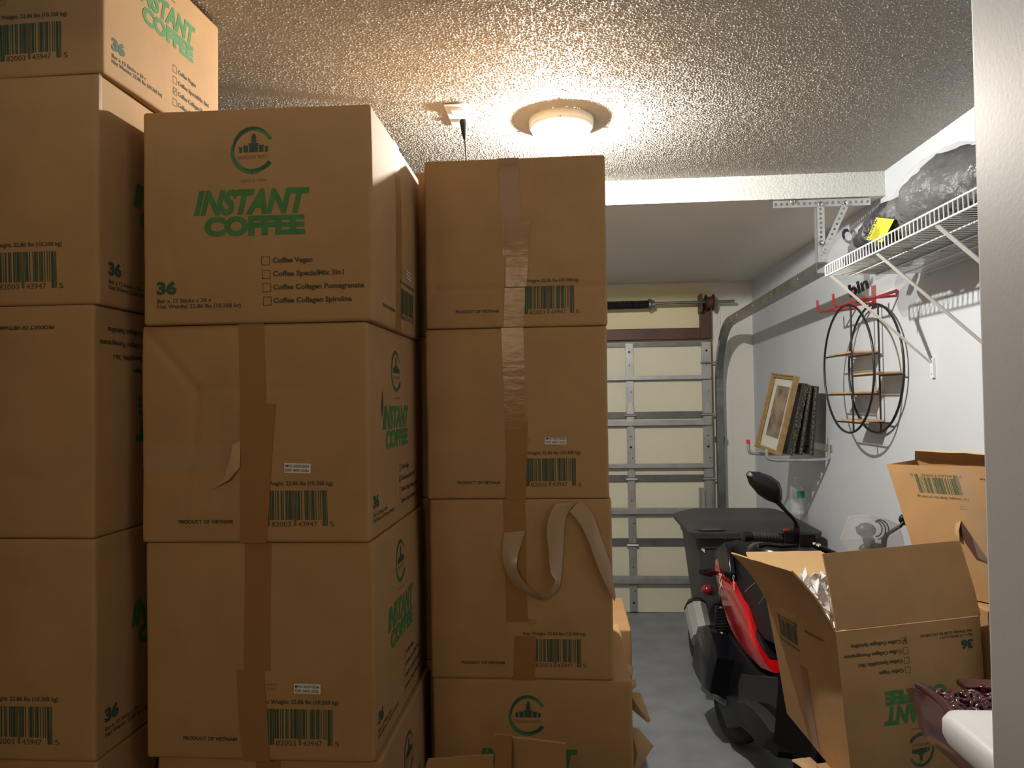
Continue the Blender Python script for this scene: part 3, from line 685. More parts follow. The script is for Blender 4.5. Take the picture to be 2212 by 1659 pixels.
# torn liner flap peeling from the face
fp = lambda u, v, o: b.fp('front', u, v, o)
rows = [[fp(X(520)-.0, Y(955), .001), fp(X(522), Y(985), .004), fp(X(520), Y(1010), .003)], [fp(X(508), Y(962), .010), fp(X(506), Y(1000), .018), fp(X(500), Y(1035), .012)], [fp(X(498), Y(985), .002), fp(X(488), Y(1030), .006), fp(X(460), Y(1055), .001)]]
G().sheet(rows, .0008).build('torn_paper', M['edge'], b.root, smooth=1.2, local=True)
b = stack_box('top carton of the middle stack with big green INSTANT COFFEE lettering on its front', -.407, 1.495, Z2[4], Z2[5], .502, .53, rz=.012, group=GB, seed=15, bulge=.005, creases=[(.028, 0, .02, .46, .001), (.10, .0, .05, .2, .0015), (.09, .2, .09, .46, .0008)])
b.art(logo_art(.502, b.h), 'front'); b.art(barcode_art(.5, b.h), 'right'); b.strip('right', [(.215, 0), (.272, 0), (.272, b.h), (.215, b.h)]); b.date_label('right', .32, .145)
# stack behind, seen in the gap
Z4 = [0, .475, .95, 1.42, 1.89, 2.375]
for i in range(5):
    nm = ['carton at the foot of the hidden stack behind the middle one', 'carton second from the floor in the stack behind, a sliver in the gap', 'carton halfway up the stack behind, seen as a sliver in the gap',
          'carton next to the top of the stack behind, seen as a sliver in the gap', 'top carton of the stack behind, its edge peeking between the two front stacks'][i]
    stack_box(nm, -.392, 2.085, Z4[i]+(.001 if i == 0 else 0), Z4[i+1], .50, .50, group='cartons of the stack behind', seed=20+i, n=16, bulge=.001)
# right stack
Z3 = [0, .478, .958, 1.436, 1.895, 2.352]
w3 = .487
b = stack_box('lowest carton of the right-hand stack, below the photo edge', .125, 1.95, .001, Z3[1], .50, .48, group=GC, seed=31, n=20)
b = stack_box('carton with round logo at the bottom of the right-hand stack, behind loose flaps', .158, 1.935, Z3[1], Z3[2], .53, .48, group=GC, seed=32, bulge=.003)
b.art(logo_art(.52, b.h), 'front')
sC = w3/393
b = stack_box('third carton of the right-hand stack with a loose loop of peeled tape', .112, 1.93, Z3[2], Z3[3], w3, .48, group=GC, seed=33)
b.art(barcode_art(w3, b.h), 'front')
X = lambda x: (x-929)*sC; Y = lambda y: (1460-y)*sC
b.strip('front', [(X(1093), Y(1336)), (X(1140), Y(1336)), (X(1137), b.h), (X(1089), b.h)]); b.strip('front', [(X(1107), 0), (X(1153), 0), (X(1156), Y(1366)), (X(1111), Y(1366))], off=.001)
fp = lambda u, v, o: b.fp('front', u, v, o)
def ribbon(cp, name='peeled_tape'):
    """cp: list of (x1,y1,o1,x2,y2,o2) pixel pairs across the ribbon"""
    A = spline([fp(X(a), Y(c), e) for a, c, e, _, _, _ in cp], 5); B = spline([fp(X(a), Y(c), e) for _, _, _, a, c, e in cp], 5)
    G().sheet([[lerp(p, q, k/4)+Vector((0, -.0015*math.sin(PI*k/4), 0)) for k in range(5)] for p, q in zip(A, B)], .0006).build(name, M['tape_loose'], b.root, smooth=1.3, local=True)
ribbon([(1090, 1146, .003, 1136, 1142, .003), (1087, 1200, .006, 1120, 1196, .010), (1105, 1245, .012, 1122, 1228, .022), (1135, 1272, .014, 1150, 1262, .026), (1175, 1286, .016, 1178, 1276, .030),
        (1206, 1262, .016, 1200, 1245, .030), (1213, 1232, .012, 1191, 1226, .026), (1218, 1170, .010, 1186, 1180, .020), (1222, 1120, .008, 1183, 1130, .016), (1232, 1100, .006, 1200, 1088, .010), (1245, 1082, .005, 1226, 1082, .006)])
ribbon([(1232, 1100, .012, 1246, 1086, .004), (1255, 1128, .014, 1262, 1084, .004), (1272, 1165, .018, 1283, 1110, .008), (1288, 1210, .02, 1300, 1160, .010), (1305, 1250, .018, 1318, 1215, .012), (1325, 1290, .012, 1328, 1280, .010)])
b = stack_box('second carton from the top of the right-hand stack, small white date label', .107, 1.93, Z3[3], Z3[4], w3, .48, rz=.004, group=GC, seed=34)
b.art(barcode_art(w3, b.h), 'front')
X = lambda x: (x-925)*sC; Y = lambda y: (1075-y)*sC
b.strip('front', [(X(1098), Y(975)), (X(1142), Y(975)), (X(1140), b.h), (X(1091), b.h)]); b.strip('front', [(X(1095), 0), (X(1140), 0), (X(1147), Y(898)), (X(1103), Y(898))], off=.001)
b.date_label('front', X(1182), Y(957), .057, .018)
b = stack_box('top carton of the right-hand stack, shiny wrinkled tape down its plain front', .110, 1.925, Z3[4], Z3[5], w3, .48, rz=.008, group=GC, seed=35, bulge=.004,
              creases=[(.03, .105, .48, .107, .004), (.032, .10, .028, .45, .0012), (.47, .1, .475, .45, .001), (.0, .02, .03, .105, .0015), (.487, .02, .465, .1, .0015)])
b.art(barcode_art(w3, b.h), 'front')
X = lambda x: (x-919)*sC; Y = lambda y: (705-y)*sC
b.strip('front', [(X(1089), Y(552)), (X(1130), Y(555)), (X(1126), b.h), (X(1081), b.h)], wr=.0012); b.strip('front', [(X(1094), Y(618)), (X(1139), Y(618)), (X(1151), Y(477)), (X(1098), Y(474))], off=.0018, wr=.0014)
b.strip('front', [(X(1088), .002), (X(1133), .002), (X(1136), Y(620)), (X(1092), Y(620))], 'tape', off=.001)
# low boxes further back beside the stack
b = stack_box('brown carton on the floor behind the right-hand stack', .235, 3.02, .001, .45, .50, .48, group='cartons behind the right-hand stack', seed=41, n=16)
b = stack_box('lit carton edge showing low to the right of the right-hand stack', .245, 3.0, .45, .755, .50, .48, group='cartons behind the right-hand stack', seed=42, n=24)

# torn kraft paper hanging beside the bottom carton
def torn(name, label, pts, y, seed, m_='edge'):
    g = G(); o_ = [P(a, c, y=y) for a, c in pts]; n = len(o_); cen = sum(o_, Vector())/n
    rings = [o_, [lerp(p, cen, .5)+Vector((0, -.015, 0)) for p in o_], [lerp(p, cen, .98)+Vector((0, -.022, 0)) for p in o_]]
    rows = [list(r)+[r[0]] for r in rings]; g.sheet(rows, .0012); o = g.build(name, M[m_], smooth=.8); tag(o, label, 'paper scrap', 'paper scraps beside the right-hand stack'); return o
torn('torn_paper', 'small torn brown paper scrap sticking out highest beside the logo carton', [(1352, 1432), (1368, 1440), (1366, 1462), (1350, 1466)], 2.12, 1)
torn('torn_paper', 'bent torn brown paper scrap just below carton corner', [(1350, 1466), (1372, 1468), (1376, 1480), (1362, 1494), (1350, 1490)], 2.10, 2)
torn('torn_paper', 'long pointed brown paper scrap hanging over the grey floor', [(1358, 1494), (1384, 1497), (1406, 1556), (1400, 1562), (1362, 1530)], 2.06, 3)
torn('torn_paper', 'largest kite-shaped brown paper scrap at the bottom beside the logo carton', [(1362, 1568), (1385, 1580), (1412, 1612), (1380, 1659), (1358, 1700), (1358, 1600)], 2.04, 4)

# ------------------------------------------------------------------ open cartons
def flap(c, pts, name='flap', n=6, m_=('board',), th=.005, bend=0., seed=0):
    """pts: 4 world points hinge a,b then outer b,a"""
    a, b_, c_, d_ = [Vector(p) for p in pts]; nn = (b_-a).cross(d_-a).normalized(); rows = []
    for i in range(n+1):
        t_ = i/n; rows.append([lerp(lerp(a, b_, u/n), lerp(d_, c_, u/n), t_)+nn*(bend*math.sin(PI*t_)+.003*noise.noise(Vector((u*.8, i*.8, seed)))) for u in range(n+1)])
    return G().sheet(rows, th).build(name, M[m_[0]], c.root, smooth=.7)
# carton with loose flaps in front of the right stack
base = stack_box('carton standing under the flapped box at the bottom centre', -.01, 1.44, .001, .44, .36, .40, group='cartons below the loose flaps', seed=51, n=12)
oc_ = Carton('open carton at bottom centre, only two bent flaps showing', (-.19, 1.64, .441), 0, .36, .40, .30, open_top=True, group='cartons below the loose flaps', seed=52)
y0 = 1.44
f0 = P(1065, 1645, y=y0); f1 = P(1226, 1645, y=y0)
fl = flap(oc_, [(f0.x-.003, y0, .742), (-.012, y0, .742), P(1222, 1603, y=1.40), P(1070, 1585, y=1.40)], bend=-.012, seed=1)
g = G(); q0, q1, q2, q3 = [Vector(p) for p in ((f0.x, y0-.009, .80), (f0.x+.035, y0-.009, .80), P(1106, 1590, y=1.388), P(1071, 1586, y=1.388))]
rows = [[lerp(lerp(q0, q1, u/3), lerp(q3, q2, u/3), v/8)+Vector((0, -.004*math.sin(PI*v/8)-.012*math.sin(PI*v/8), 0)) for u in range(4)] for v in range(9)]
G().sheet(rows).build('packing_tape', M['tape'], oc_.root, smooth=1)
fl = flap(oc_, [(-.368, 1.47, .742), (f0.x-.02, 1.47, .742), P(1066, 1628, y=1.46), P(925, 1638, y=1.46)], seed=2)

# big open carton in front of the scooter
ztop = 1.013
TA = P(1805, 1365, z=ztop); TB = P(2116, 1331, z=ztop); e = (TB-TA); wA = e.length; e.normalize(); dv = Vector((-e.y, e.x, 0))
TD = P(1655, 1293, z=ztop); TC = TB+(TD-TA)*.95
zb = .548
BA = P(1832, 1664, y=TA.y+.0); BA.z = zb; BA = Vector((TA.x+.038, TA.y+.0, zb)); BB = Vector((TB.x+.005, TB.y, zb)); BD = P(1700, 1541, z=zb); BC = Vector((TC.x, TC.y-.03, zb))
cen = (BA+BB+BC+BD)/4; rzA = math.atan2(e.y, e.x)
A = Carton('large open carton standing before the scooter, print upside down, ticked Spirulina', (cen.x, cen.y, zb), rzA, .50, .50, ztop-zb, c8=[BA, BB, BC, BD, TA, TB, TC, TD], open_top=True, group='open cartons on the right', seed=61, bulge=.008)
A.art(logo_art(.5, A.h, tick=3), 'front', flip=True, off=.0015)
A.art(barcode_art(.5, A.h), 'left', flip=True, off=.0015); A.strip('left', [(.23, 0), (.285, 0), (.285, A.h*.62), (.23, A.h*.62)], off=.001)
dn = Vector((0, 0, .004))
ff = flap(A, [TA+dn, TB+dn, P(2070, 1168, y=TB.y+.03), P(1775, 1196, y=TA.y+.04)], bend=.004, seed=3, n=8)
lf = flap(A, [TD+dn, TA+dn, P(1712, 1232, y=TA.y+.02), P(1581, 1193, y=TD.y+.02)], bend=-.01, seed=4, n=8)
bf = flap(A, [TC+dn, TD+dn, P(1612, 1192, y=TD.y+.16), P(1772, 1190, y=TC.y+.10)], bend=.01, m_=('board_in',), seed=5)
rf = flap(A, [TB+dn, TC+dn, TC+Vector((.008, .0, -.19)), TB+Vector((.008, .0, -.19))], seed=6)
# crumpled white bag inside
g = G(); pA = P(1765, 1300, y=2.42)
rows = []
top = [(1729, 1240), (1745, 1234), (1770, 1236), (1780, 1262), (1800, 1270)]
for i in range(13):
    r_ = []
    for j in range(13):
        u, v = i/12, j/12
        px = 1728+u*90; py = 1238+v*130; y_ = 2.50-.10*v
        p = P(px, py, y=y_); p += Vector((.02*noise.noise(Vector((i*.9, j*.9, 1))), .05*noise.noise(Vector((i*.7, j*.7, 5))), .03*noise.noise(Vector((i*.8, j*.8, 9)))))
        r_.append(p)
    rows.append(r_)
g.sheet(rows, .002)
o = g.build('plastic_sheet', M['poly'], smooth=1.0); tag(o, 'crumpled white plastic sheet lying inside the large open carton', 'plastic sheet')
# carton below
dq = (BA+BB)/2+dv*.095
Dc = Carton('closed carton carrying the large open carton, lower right', (dq.x, dq.y, .001), rzA, .46, .17, zb-.003, seed=62, n=24, group='open cartons on the right', bulge=.002)
q = BD.copy(); flap(Dc, [lerp(BD, BA, .35)+Vector((.0, -.03, -.05)), lerp(BD, BA, .9)+Vector((.01, 0, -.03)), P(1790, 1690, y=2.12), P(1712, 1640, y=2.22)], seed=9, m_=('board_in',))

# tilted open carton by the wall
TL = P(1915, 1003, y=2.76); TR = P(2230, 1000, y=2.24); TR = Vector((1.425, 2.25, 1.475)); BL = P(2000, 1262, y=2.58); BL.z = 1.036; BR = Vector((1.472, 2.17, 1.036)); y1 = 2.4
bk = Vector((.03, .12, 0)); bkl = Vector((.19, .19, 0)); bb = Vector((.004, .12, 0)); bbl = Vector((1.472-BL.x-.005, .17, 0))
Bx = Carton('tilted open carton leaning against the white wall, barcode upside down, torn hole', ((BL.x+BR.x)/2, y1, 1.035), 0, .46, .36, .46, c8=[BL, BR, BR+bb, BL+bbl, TL, TR, TR+bk, TL+bkl], open_top=True, group='open cartons on the right', seed=63, bulge=.003)
Bx.art(barcode_art(.46, .46), 'front', flip=True, off=.0012)
Bx.strip('front', [(.20, .02), (.25, .02), (.255, .455), (.205, .455)], 'clear_tape', off=.0016)
k = Ink(); k.poly([(.165, .23), (.195, .14), (.235, .13), (.185, .27)], 0); Bx.art(k, 'front', off=.002, name='torn_hole', mats=[M['brown']])
hp = lambda u, v, o_: Bx.fp('front', u, v, o_)
g = G(); g.v = []; rows = [[hp(.185, .27, .002), hp(.172, .235, .018), hp(.165, .20, .02)], [hp(.165, .255, .003), hp(.155, .225, .010), hp(.165, .19, .004)]]
g.sheet(rows, .001).build('torn_paper', M['edge'], Bx.root, local=True, smooth=1)
flap(Bx, [TL+bkl+Vector((0, 0, .004)), TR+bk+Vector((0, 0, .004)), TR+Vector((-.01, .10, .03)), TL+Vector((.15, .10, .045))], m_=('board_in',), seed=11)
# cartons in the corner below it
c1 = Carton('narrow carton below the tilted one, its 36 seen upside down at the jamb', (1.375, 2.46, .55), 0, .19, .40, .482, seed=64, n=20, group='cartons against the right wall', bulge=.001)
k = Ink(); k.text('36', .0, .0, .045, .028, 1, .04); k2 = Ink(); k2.v = [(.10-a, .34-b_) for a, b_ in k.v]; k2.f = k.f; k2.m = k.m
k2.text('Bag x 12', .02, .39, .08, .009, 2, .02); c1.art(k2, 'front')
Carton('hidden support carton standing on the floor against the right wall', (1.375, 2.46, .001), 0, .19, .40, .548, seed=65, n=12, group='cartons against the right wall', bulge=.001)

# ------------------------------------------------------------------ wire shelf on the right wall
SX, SZ, SY0, SY1 = 1.078, 2.196, 1.15, 3.075
t = thing('wire_shelf', 'white ventilated wire shelf on the right wall with diagonal braces', 'shelf', (XR-.2, 2.1, SZ))
g = G()
n = int((SY1-SY0)/.0254)
for i in range(n+1):
    y = SY1-i*.0254; g.tube([(XR-.002, y, SZ+.003), (SX, y, SZ+.003)], .0016, 5)
g.build('cross_wires', M['white'], t)
g = G()
for x in (SX+.10, SX+.20, SX+.30, XR-.012): g.tube([(x, SY0, SZ-.002), (x, SY1, SZ-.002)], .0032, 6)
g.build('deck_rails', M['white'], t)
g = G()
for i in range(n+1):
    y = SY1-i*.0254; g.tube([(SX, y, SZ), (SX-.001, y, SZ+.042)], .0022, 5)
g.tube([(SX, SY0, SZ), (SX, SY1+.004, SZ)], .0036, 6); g.tube([(SX, SY0, SZ+.042), (SX, SY1+.004, SZ+.042)], .0036, 6); g.tube([(SX, SY1+.003, SZ), (SX, SY1+.003, SZ+.042)], .0036, 6)
g.build('front_lip', M['white'], t)
for yb_, wz in ((SY1-.04, P(2023, 800, x=XR).z), (P(1893, 547, x=SX).y, 1.80), (P(2022, 487, x=SX).y, 1.80)):
    g = G(); a = Vector((SX+.004, yb_, SZ-.004)); b = Vector((XR-.008, yb_, wz+.03))
    g.bar(a, b, .003, .017, (0, 1, 0)); g.bar(a+Vector((0, .009, 0)), b+Vector((0, .009, 0)), .016, .003, (0, 1, 0)) if False else g.bar(a+Vector((0, .007, 0)), b+Vector((0, .007, 0)), .017, .0025, (0, 0, 1))
    g.bx((XR-.01, yb_-.011, wz-.03), (XR-.001, yb_+.011, wz+.05)); g.tube([(XR-.014, yb_, wz-.01), (XR-.001, yb_, wz-.01)], .005, 8)
    g.build('diagonal_brace', M['white'], t)
g = G()
for y in (3.06, 2.6, 2.1, 1.6): g.bx((XR-.02, y-.006, SZ-.02), (XR-.001, y+.006, SZ+.012))
g.build('wall_clips', M['white'], t)

# bag of dark fabric on the shelf
t = thing('plastic_bag', 'clear plastic bag of charcoal fabric with a yellow CAUTION sticker, sagging off the wire shelf', 'bag', (1.28, 2.6, SZ+.01))
def blob(pts, name, m_, seed, amp=.02, ns=28, nl=26, flat=None, sm=1.2, par=None):
    """pts: (x, y, z, rx, rz) along the bag"""
    A = spline([p[:3] for p in pts], 6); Rr = spline([(p[3], p[4], 0) for p in pts], 6); rings = []
    for i, (c, r_) in enumerate(zip(A, Rr)):
        ring = []
        for k in range(ns):
            a = 2*PI*k/ns; d_ = Vector((math.cos(a)*max(.004, r_.x), 0, math.sin(a)*max(.004, r_.y)))
            q = c+d_; nz = noise.noise(q*9+Vector((seed, 0, 0)))+.7*abs(noise.noise(Vector((q.x*26, q.y*14, q.z*26))+Vector((seed, 3, 0))))
            q += d_.normalized()*amp*nz
            if flat is not None and q.z < flat(q.y): q.z = flat(q.y)
            q.x = min(q.x, XR-.006); ring.append(q)
        rings.append(ring)
    return G().loft(rings).build(name, M[m_], par or t, smooth=sm)
fl_ = lambda y: (SZ+.008) if y < 3.085 else SZ-.40
blob([(1.26, 3.06, 2.235, .06, .02), (1.25, 3.0, 2.26, .12, .06), (1.25, 2.88, 2.28, .14, .08), (1.25, 2.72, 2.295, .15, .09), (1.26, 2.55, 2.31, .15, .11), (1.26, 2.42, 2.325, .155, .13), (1.26, 2.30, 2.33, .155, .13), (1.27, 2.18, 2.30, .15, .09), (1.28, 1.95, 2.28, .12, .07), (1.28, 1.84, 2.25, .02, .02)], 'folded_fabric', 'cloth', 3, .034, flat=fl_, ns=48)
blob([(1.24, 3.24, 2.26, .02, .02), (1.24, 3.18, 2.265, .12, .075), (1.25, 3.05, 2.28, .145, .095), (1.262, 2.85, 2.295, .155, .105), (1.264, 2.65, 2.305, .158, .113), (1.264, 2.5, 2.32, .162, .13), (1.25, 2.35, 2.335, .172, .145), (1.26, 2.22, 2.32, .17, .125), (1.27, 2.0, 2.30, .15, .10), (1.28, 1.85, 2.27, .08, .06), (1.28, 1.8, 2.25, .02, .02)], 'clear_film', 'bag', 8, .016, flat=lambda y: SZ+.004 if y < 3.085 else SZ-.2, ns=48)
# part of the bag sagging past the shelf end
A_ = [(1.24, 3.10, 2.235, .13, .035), (1.25, 3.14, 2.17, .145, .09), (1.27, 3.16, 2.115, .12, .09), (1.29, 3.17, 2.06, .05, .05)]
g = G(); hang = [P(1800, 560, y=3.16), P(1818, 600, y=3.17), P(1835, 625, y=3.18), P(1880, 645, y=3.18), P(1925, 622, y=3.15), P(1985, 600, y=3.12), P(1975, 575, y=3.10), P(1900, 560, y=3.11)]
cc = sum(hang, Vector())/len(hang)
r0 = hang; r1 = [lerp(p, cc, .35)+Vector((0, -.045+.02*noise.noise(p*20), 0)) for p in hang]; r2 = [lerp(p, cc, .35)+Vector((0, .06, 0)) for p in hang]
r1b = [lerp(p, cc, .85)+Vector((0, -.055, 0)) for p in hang]; r2b = [lerp(p, cc, .85)+Vector((0, .07, 0)) for p in hang]
g.loft([r1b, r1, r0, r2, r2b]); g.build('sagging_film', M['bag'], t, smooth=1.4)
g = G(); cl = [P(1835, 583, y=3.15), P(1860, 593, y=3.15), P(1900, 592, y=3.15), P(1935, 580, y=3.14), P(1925, 570, y=3.13), P(1850, 566, y=3.13)]
g.prism(cl, (0, -.03, 0)); g.build('fabric_corner', M['cloth'], t, smooth=1, bevel=.006)
g = G()
lb = [P(1876, 505, x=1.115), P(1890, 474, x=1.14), P(1932, 474, x=1.14), P(1905, 517, x=1.11)]
lb = [P(1872, 518, x=1.083), P(1893, 470, x=1.095), P(1932, 474, x=1.095), P(1906, 524, x=1.083)]
rows = [[lerp(lerp(lb[0], lb[3], u/5), lerp(lb[1], lb[2], u/5), v/5) for u in range(6)] for v in range(6)]
yl = G().sheet(rows, .0006).build('caution_label', M['yellow'], t, smooth=1)
def text_on(o3, ux, uy, s, w, h, mt, parent, name, bold=.02, shear=0):
    v, f = text2d(s, w, h, bold, shear); gg = G(); gg.v = [tuple(Vector(o3)+Vector(ux)*a+Vector(uy)*b) for a, b in v]; gg.f = f; gg.mi = [0]*len(f)
    me = bpy.data.meshes.new(name); me.from_pydata([tuple(MW[parent.name].inverted() @ Vector(q)) for q in gg.v], [], f); me.materials.append(M[mt])
    o = bpy.data.objects.new(name, me); C.objects.link(o); o.parent = parent; MW[o.name] = MW[parent.name]; return o
uy_ = (lb[1]-lb[0]).normalized(); ux_ = (lb[3]-lb[0]); ux_ = (ux_-uy_*ux_.dot(uy_)).normalized(); nrm = ux_.cross(uy_)
if nrm.dot(Vector((0, 0, CH))-lb[0]) < 0: nrm = -nrm
o = text_on(lb[0]+uy_*.010+nrm*.003+ux_*.022, uy_, -ux_, 'CAUTION', (lb[1]-lb[0]).length*.86, .018, 'pen', yl, 'label_text', .03)
for q in range(6):
    a = lb[0]+uy_*.014+nrm*.002+ux_*(.032+.0085*q); L_ = (lb[1]-lb[0]).length*(.75-.07*(q % 3))
    G().prism([a, a+uy_*L_, a+uy_*L_+ux_*.0022, a+ux_*.0022], nrm*.0006).build('label_line', M['pen'], yl)
pb = P(1836, 643, y=3.06); text_on(pb, (.88, 0, .46), (-.46, 0, .88), 'bin', .095, .048, 'pen', t, 'printed_word', .045, .3)
pb = P(1832, 530, y=2.98); text_on(pb, (.8, 0, .6), (-.6, 0, .8), 'Ca', .06, .06, 'pen', t, 'printed_word', .04, .2)

# ------------------------------------------------------------------ round wire wall shelf on a red hook rail
yc, zc_, rr = 3.56, 1.826, .306
t = thing('round_wall_shelf', 'round black wire wall shelf with four small pale wood boards', 'wall shelf', (1.40, yc, zc_))
for x, yy, nm in ((1.335, yc, 'front_ring'), (1.455, yc-.01, 'rear_ring')):
    G().tube([(x, yy+rr*math.cos(2*PI*k/48), zc_+(rr-.002)*math.sin(2*PI*k/48)) for k in range(48)], .0055, 8, closed=True).build(nm, M['wire'], t, smooth=1.2)
    yp = yy-.06; hz = math.sqrt(rr*rr-.0036)-.004
    G().tube([(x, yp, zc_-hz), (x, yp, zc_+hz)], .0045, 8).build('upright_bar', M['wire'], t, smooth=1.2)
    ch = lambda z: math.sqrt(max(.0, rr*rr-(z-zc_)**2))-.004
    for z, a, b in ((P(1815, 768, x=1.335).z, 1, -.06), (P(1840, 813, x=1.335).z, -.06, -1), (P(1800, 853, x=1.335).z, 1, -.06)):
        ya = yy+ch(z) if a == 1 else yy+a; yb_ = yy-ch(z) if b == -1 else yy+b
        G().tube([(x, ya, z), (x, yb_, z)], .004, 6).build('shelf_wire', M['wire'], t)
    zbm = P(1830, 912, x=1.335).z; c_ = ch(zbm); G().tube([(x, yy+c_, zbm), (x, yy-c_, zbm)], .004, 6).build('shelf_wire', M['wire'], t)
for z, a, b in ((P(1815, 768, x=1.335).z, .24, -.06), (P(1840, 813, x=1.335).z, -.06, -.29), (P(1800, 853, x=1.335).z, .24, -.06), (P(1830, 912, x=1.335).z, .10, -.11)):
    G().bx((1.337, yc+a, z+.004), (1.455, yc+b, z+.013)).build('wood_board', M['wood'], t, bevel=.002)
t = thing('hook_rail', 'red coated wire hook rack screwed to the white wall', 'wall hook', (XR-.02, 3.6, 2.13))
g = G(); zh = 2.135
for yy in (3.80, 3.58, 3.33):
    g.tube([(XR-.004, yy, zh+.03), (XR-.01, yy, zh+.005), (1.30, yy, zh-.005), (1.288, yy, zh+.005), (1.285, yy, zh+.055)], .006, 8)
g.tube([(1.31, 3.80, zh-.006), (1.31, 3.33, zh-.006)], .005, 8); g.tube([(XR-.008, 3.80, zh+.03), (XR-.008, 3.33, zh+.03)], .005, 8)
g.bx((XR-.006, 3.56, zh-.02), (XR-.001, 3.60, zh+.09)); g.build('hook_rack', M['redw'], t, smooth=.9)

# ------------------------------------------------------------------ picture frames on a storage hook
zb_ = P(1665, 985, y=4.2).z
t = thing('storage_hook', 'grey steel storage hooks with red tips under the picture frames', 'wall hook', (XR-.02, 4.4, zb_))
for yy, px in ((4.55, 1), (4.22, 0)):
    xo = (P(1616, 955, y=4.55).x if px else P(1655, 960, y=4.22).x); zz = zb_-.012-(.0 if px else .01)
    G().tube(spline([(XR-.004, yy, zz+.12), (XR-.006, yy, zz+.02), (XR-.03, yy, zz), (1.3, yy, zz-.004), (xo+.03, yy, zz), (xo+.004, yy, zz+.02), (xo, yy, zz+.06)], 5), .0095, 10).build('hook_arm', M['galv'], t, smooth=1)
    if px: G().tube([(xo, yy, zz+.06), (xo-.001, yy, zz+.085)], .0115, 10).build('red_tip', M['redp'], t, smooth=1)
G().bx((XR-.006, 4.18, zb_+.02), (XR-.001, 4.6, zb_+.06)).build('wall_plate', M['galv'], t)
def frame_slab(name, label, cat, n0, n1, f0, f1, top_n, top_f, th, kind, group=None):
    """n/f: near and far x at the foot; top_*: x at the top"""
    pass
def framed(label, bn, bf, tn, tf, th, gold, group=None):
    bn, bf, tn, tf = [Vector(q) for q in (bn, bf, tn, tf)]
    U = (bf-bn); V = (tn-bn); N = U.cross(V).normalized()
    if N.x > 0: N = -N
    t_ = thing('picture_frame', label, 'picture frame', (bn+bf)/2, 0, group)
    L_, Hh_ = U.length, V.length; u, v = U.normalized(), V.normalized(); w_ = .022 if gold else .04
    q = lambda a, b, c: bn+u*a+v*b+N*c
    def ring(o0, o1, z0, z1, g):
        co = [(0, 0), (L_, 0), (L_, Hh_), (0, Hh_)]
        def at_(o_, z): return [q(o_, o_, z), q(L_-o_, o_, z), q(L_-o_, Hh_-o_, z), q(o_, Hh_-o_, z)]
        a, b, c, d = at_(o0, z0), at_(o1, z0), at_(o1, z1), at_(o0, z1)
        for k in range(4):
            j = (k+1) % 4; g.hexa([a[k], a[j], b[j], b[k], d[k], d[j], c[j], c[k]])
    g = G(); ring(0, w_*.35, -th, .006, g); g.build('frame_outer', M['gold' if gold else 'ornate'], t_, bevel=.002)
    g = G(); ring(w_*.35, w_, -th*.5, -.001, g); g.build('frame_inner', M['gold' if gold else 'ornate'], t_)
    if gold:
        G().hexa([q(a, b, c) for c in (-th*.8, -th*.6) for a, b in ((w_, w_), (L_-w_, w_), (L_-w_, Hh_-w_), (w_, Hh_-w_))]).build('mount', M['mount'], t_)
        m2 = w_+.045
        pc_ = G().hexa([q(a, b, c) for c in (-th*.6, -th*.58) for a, b in ((m2, m2+.02), (L_-m2, m2+.02), (L_-m2, Hh_-m2), (m2, Hh_-m2))]).build('picture', M['picture'], t_)
    else:
        G().hexa([q(a, b, c) for c in (-th*.95, -th*.8) for a, b in ((.01, .01), (L_-.01, .01), (L_-.01, Hh_-.01), (.01, Hh_-.01))]).build('backing', M['black'], t_)
        g = G(); random.seed(int(L_*1e4)+int(bn.x*1e4))
        for k in range(70):
            g.ico(q(-.001, random.random()*Hh_, -random.random()*th*(1 if kind_ornate else .3)), (.003, .003, .006), 1)
        g.build('gilt_beading', M['gilt'], t_)
kind_ornate = True
X4 = lambda px, py, y: P(px, py, y=y)
framed('gilt framed print leaning outermost on the wall hook', X4(1678, 983, 4.2), X4(1631, 965, 4.5), X4(1718, 812, 4.2), X4(1664, 814, 4.5), .03, True)
framed('black frame with gilt ornament just behind the gilt framed print', X4(1703, 982, 4.2), X4(1668, 972, 4.48), X4(1737, 828, 4.2), X4(1698, 834, 4.48), .030, False, 'black frames on the wall hook')
kind_ornate = False
framed('middle of the black frames, between the gilt-ornamented one and the wall-side one', X4(1728, 983, 4.2), X4(1692, 972, 4.48), X4(1751, 832, 4.2), X4(1712, 836, 4.48), .014, False, 'black frames on the wall hook')
framed('black frame nearest the white wall on the hook', X4(1750, 983, 4.19), X4(1714, 972, 4.47), X4(1762, 834, 4.19), X4(1725, 838, 4.47), .02, False, 'black frames on the wall hook')

# ------------------------------------------------------------------ wheeled bin and bottle
t = thing('wheeled_bin', 'charcoal wheeled rubbish bin with closed lid in the far right corner', 'rubbish bin', (1.06, 4.58, 0))
bx0, bx1, by0, by1, bz = .735, 1.40, 4.26, 4.93, .90
def rrect(x0, x1, y0, y1, z, r=.05, n=5):
    out = []
    for cx, cy, a0 in ((x1-r, y1-r, 0), (x0+r, y1-r, 90), (x0+r, y0+r, 180), (x1-r, y0+r, 270)):
        for k in range(n): a = math.radians(a0+90*k/(n-1)); out.append(Vector((cx+r*math.cos(a), cy+r*math.sin(a), z)))
    return out
ins = .10
G().loft([rrect(bx0+ins, bx1-ins, by0+ins*.8, by1-ins*.8, .03), rrect(bx0+ins*.85, bx1-ins*.85, by0+ins*.7, by1-ins*.7, .12), rrect(bx0+.01, bx1-.01, by0+.01, by1-.01, .82), rrect(bx0, bx1, by0, by1, .83), rrect(bx0-.005, bx1+.005, by0-.005, by1+.005, bz)]).build('bin_body', M['bin'], t, smooth=.6)
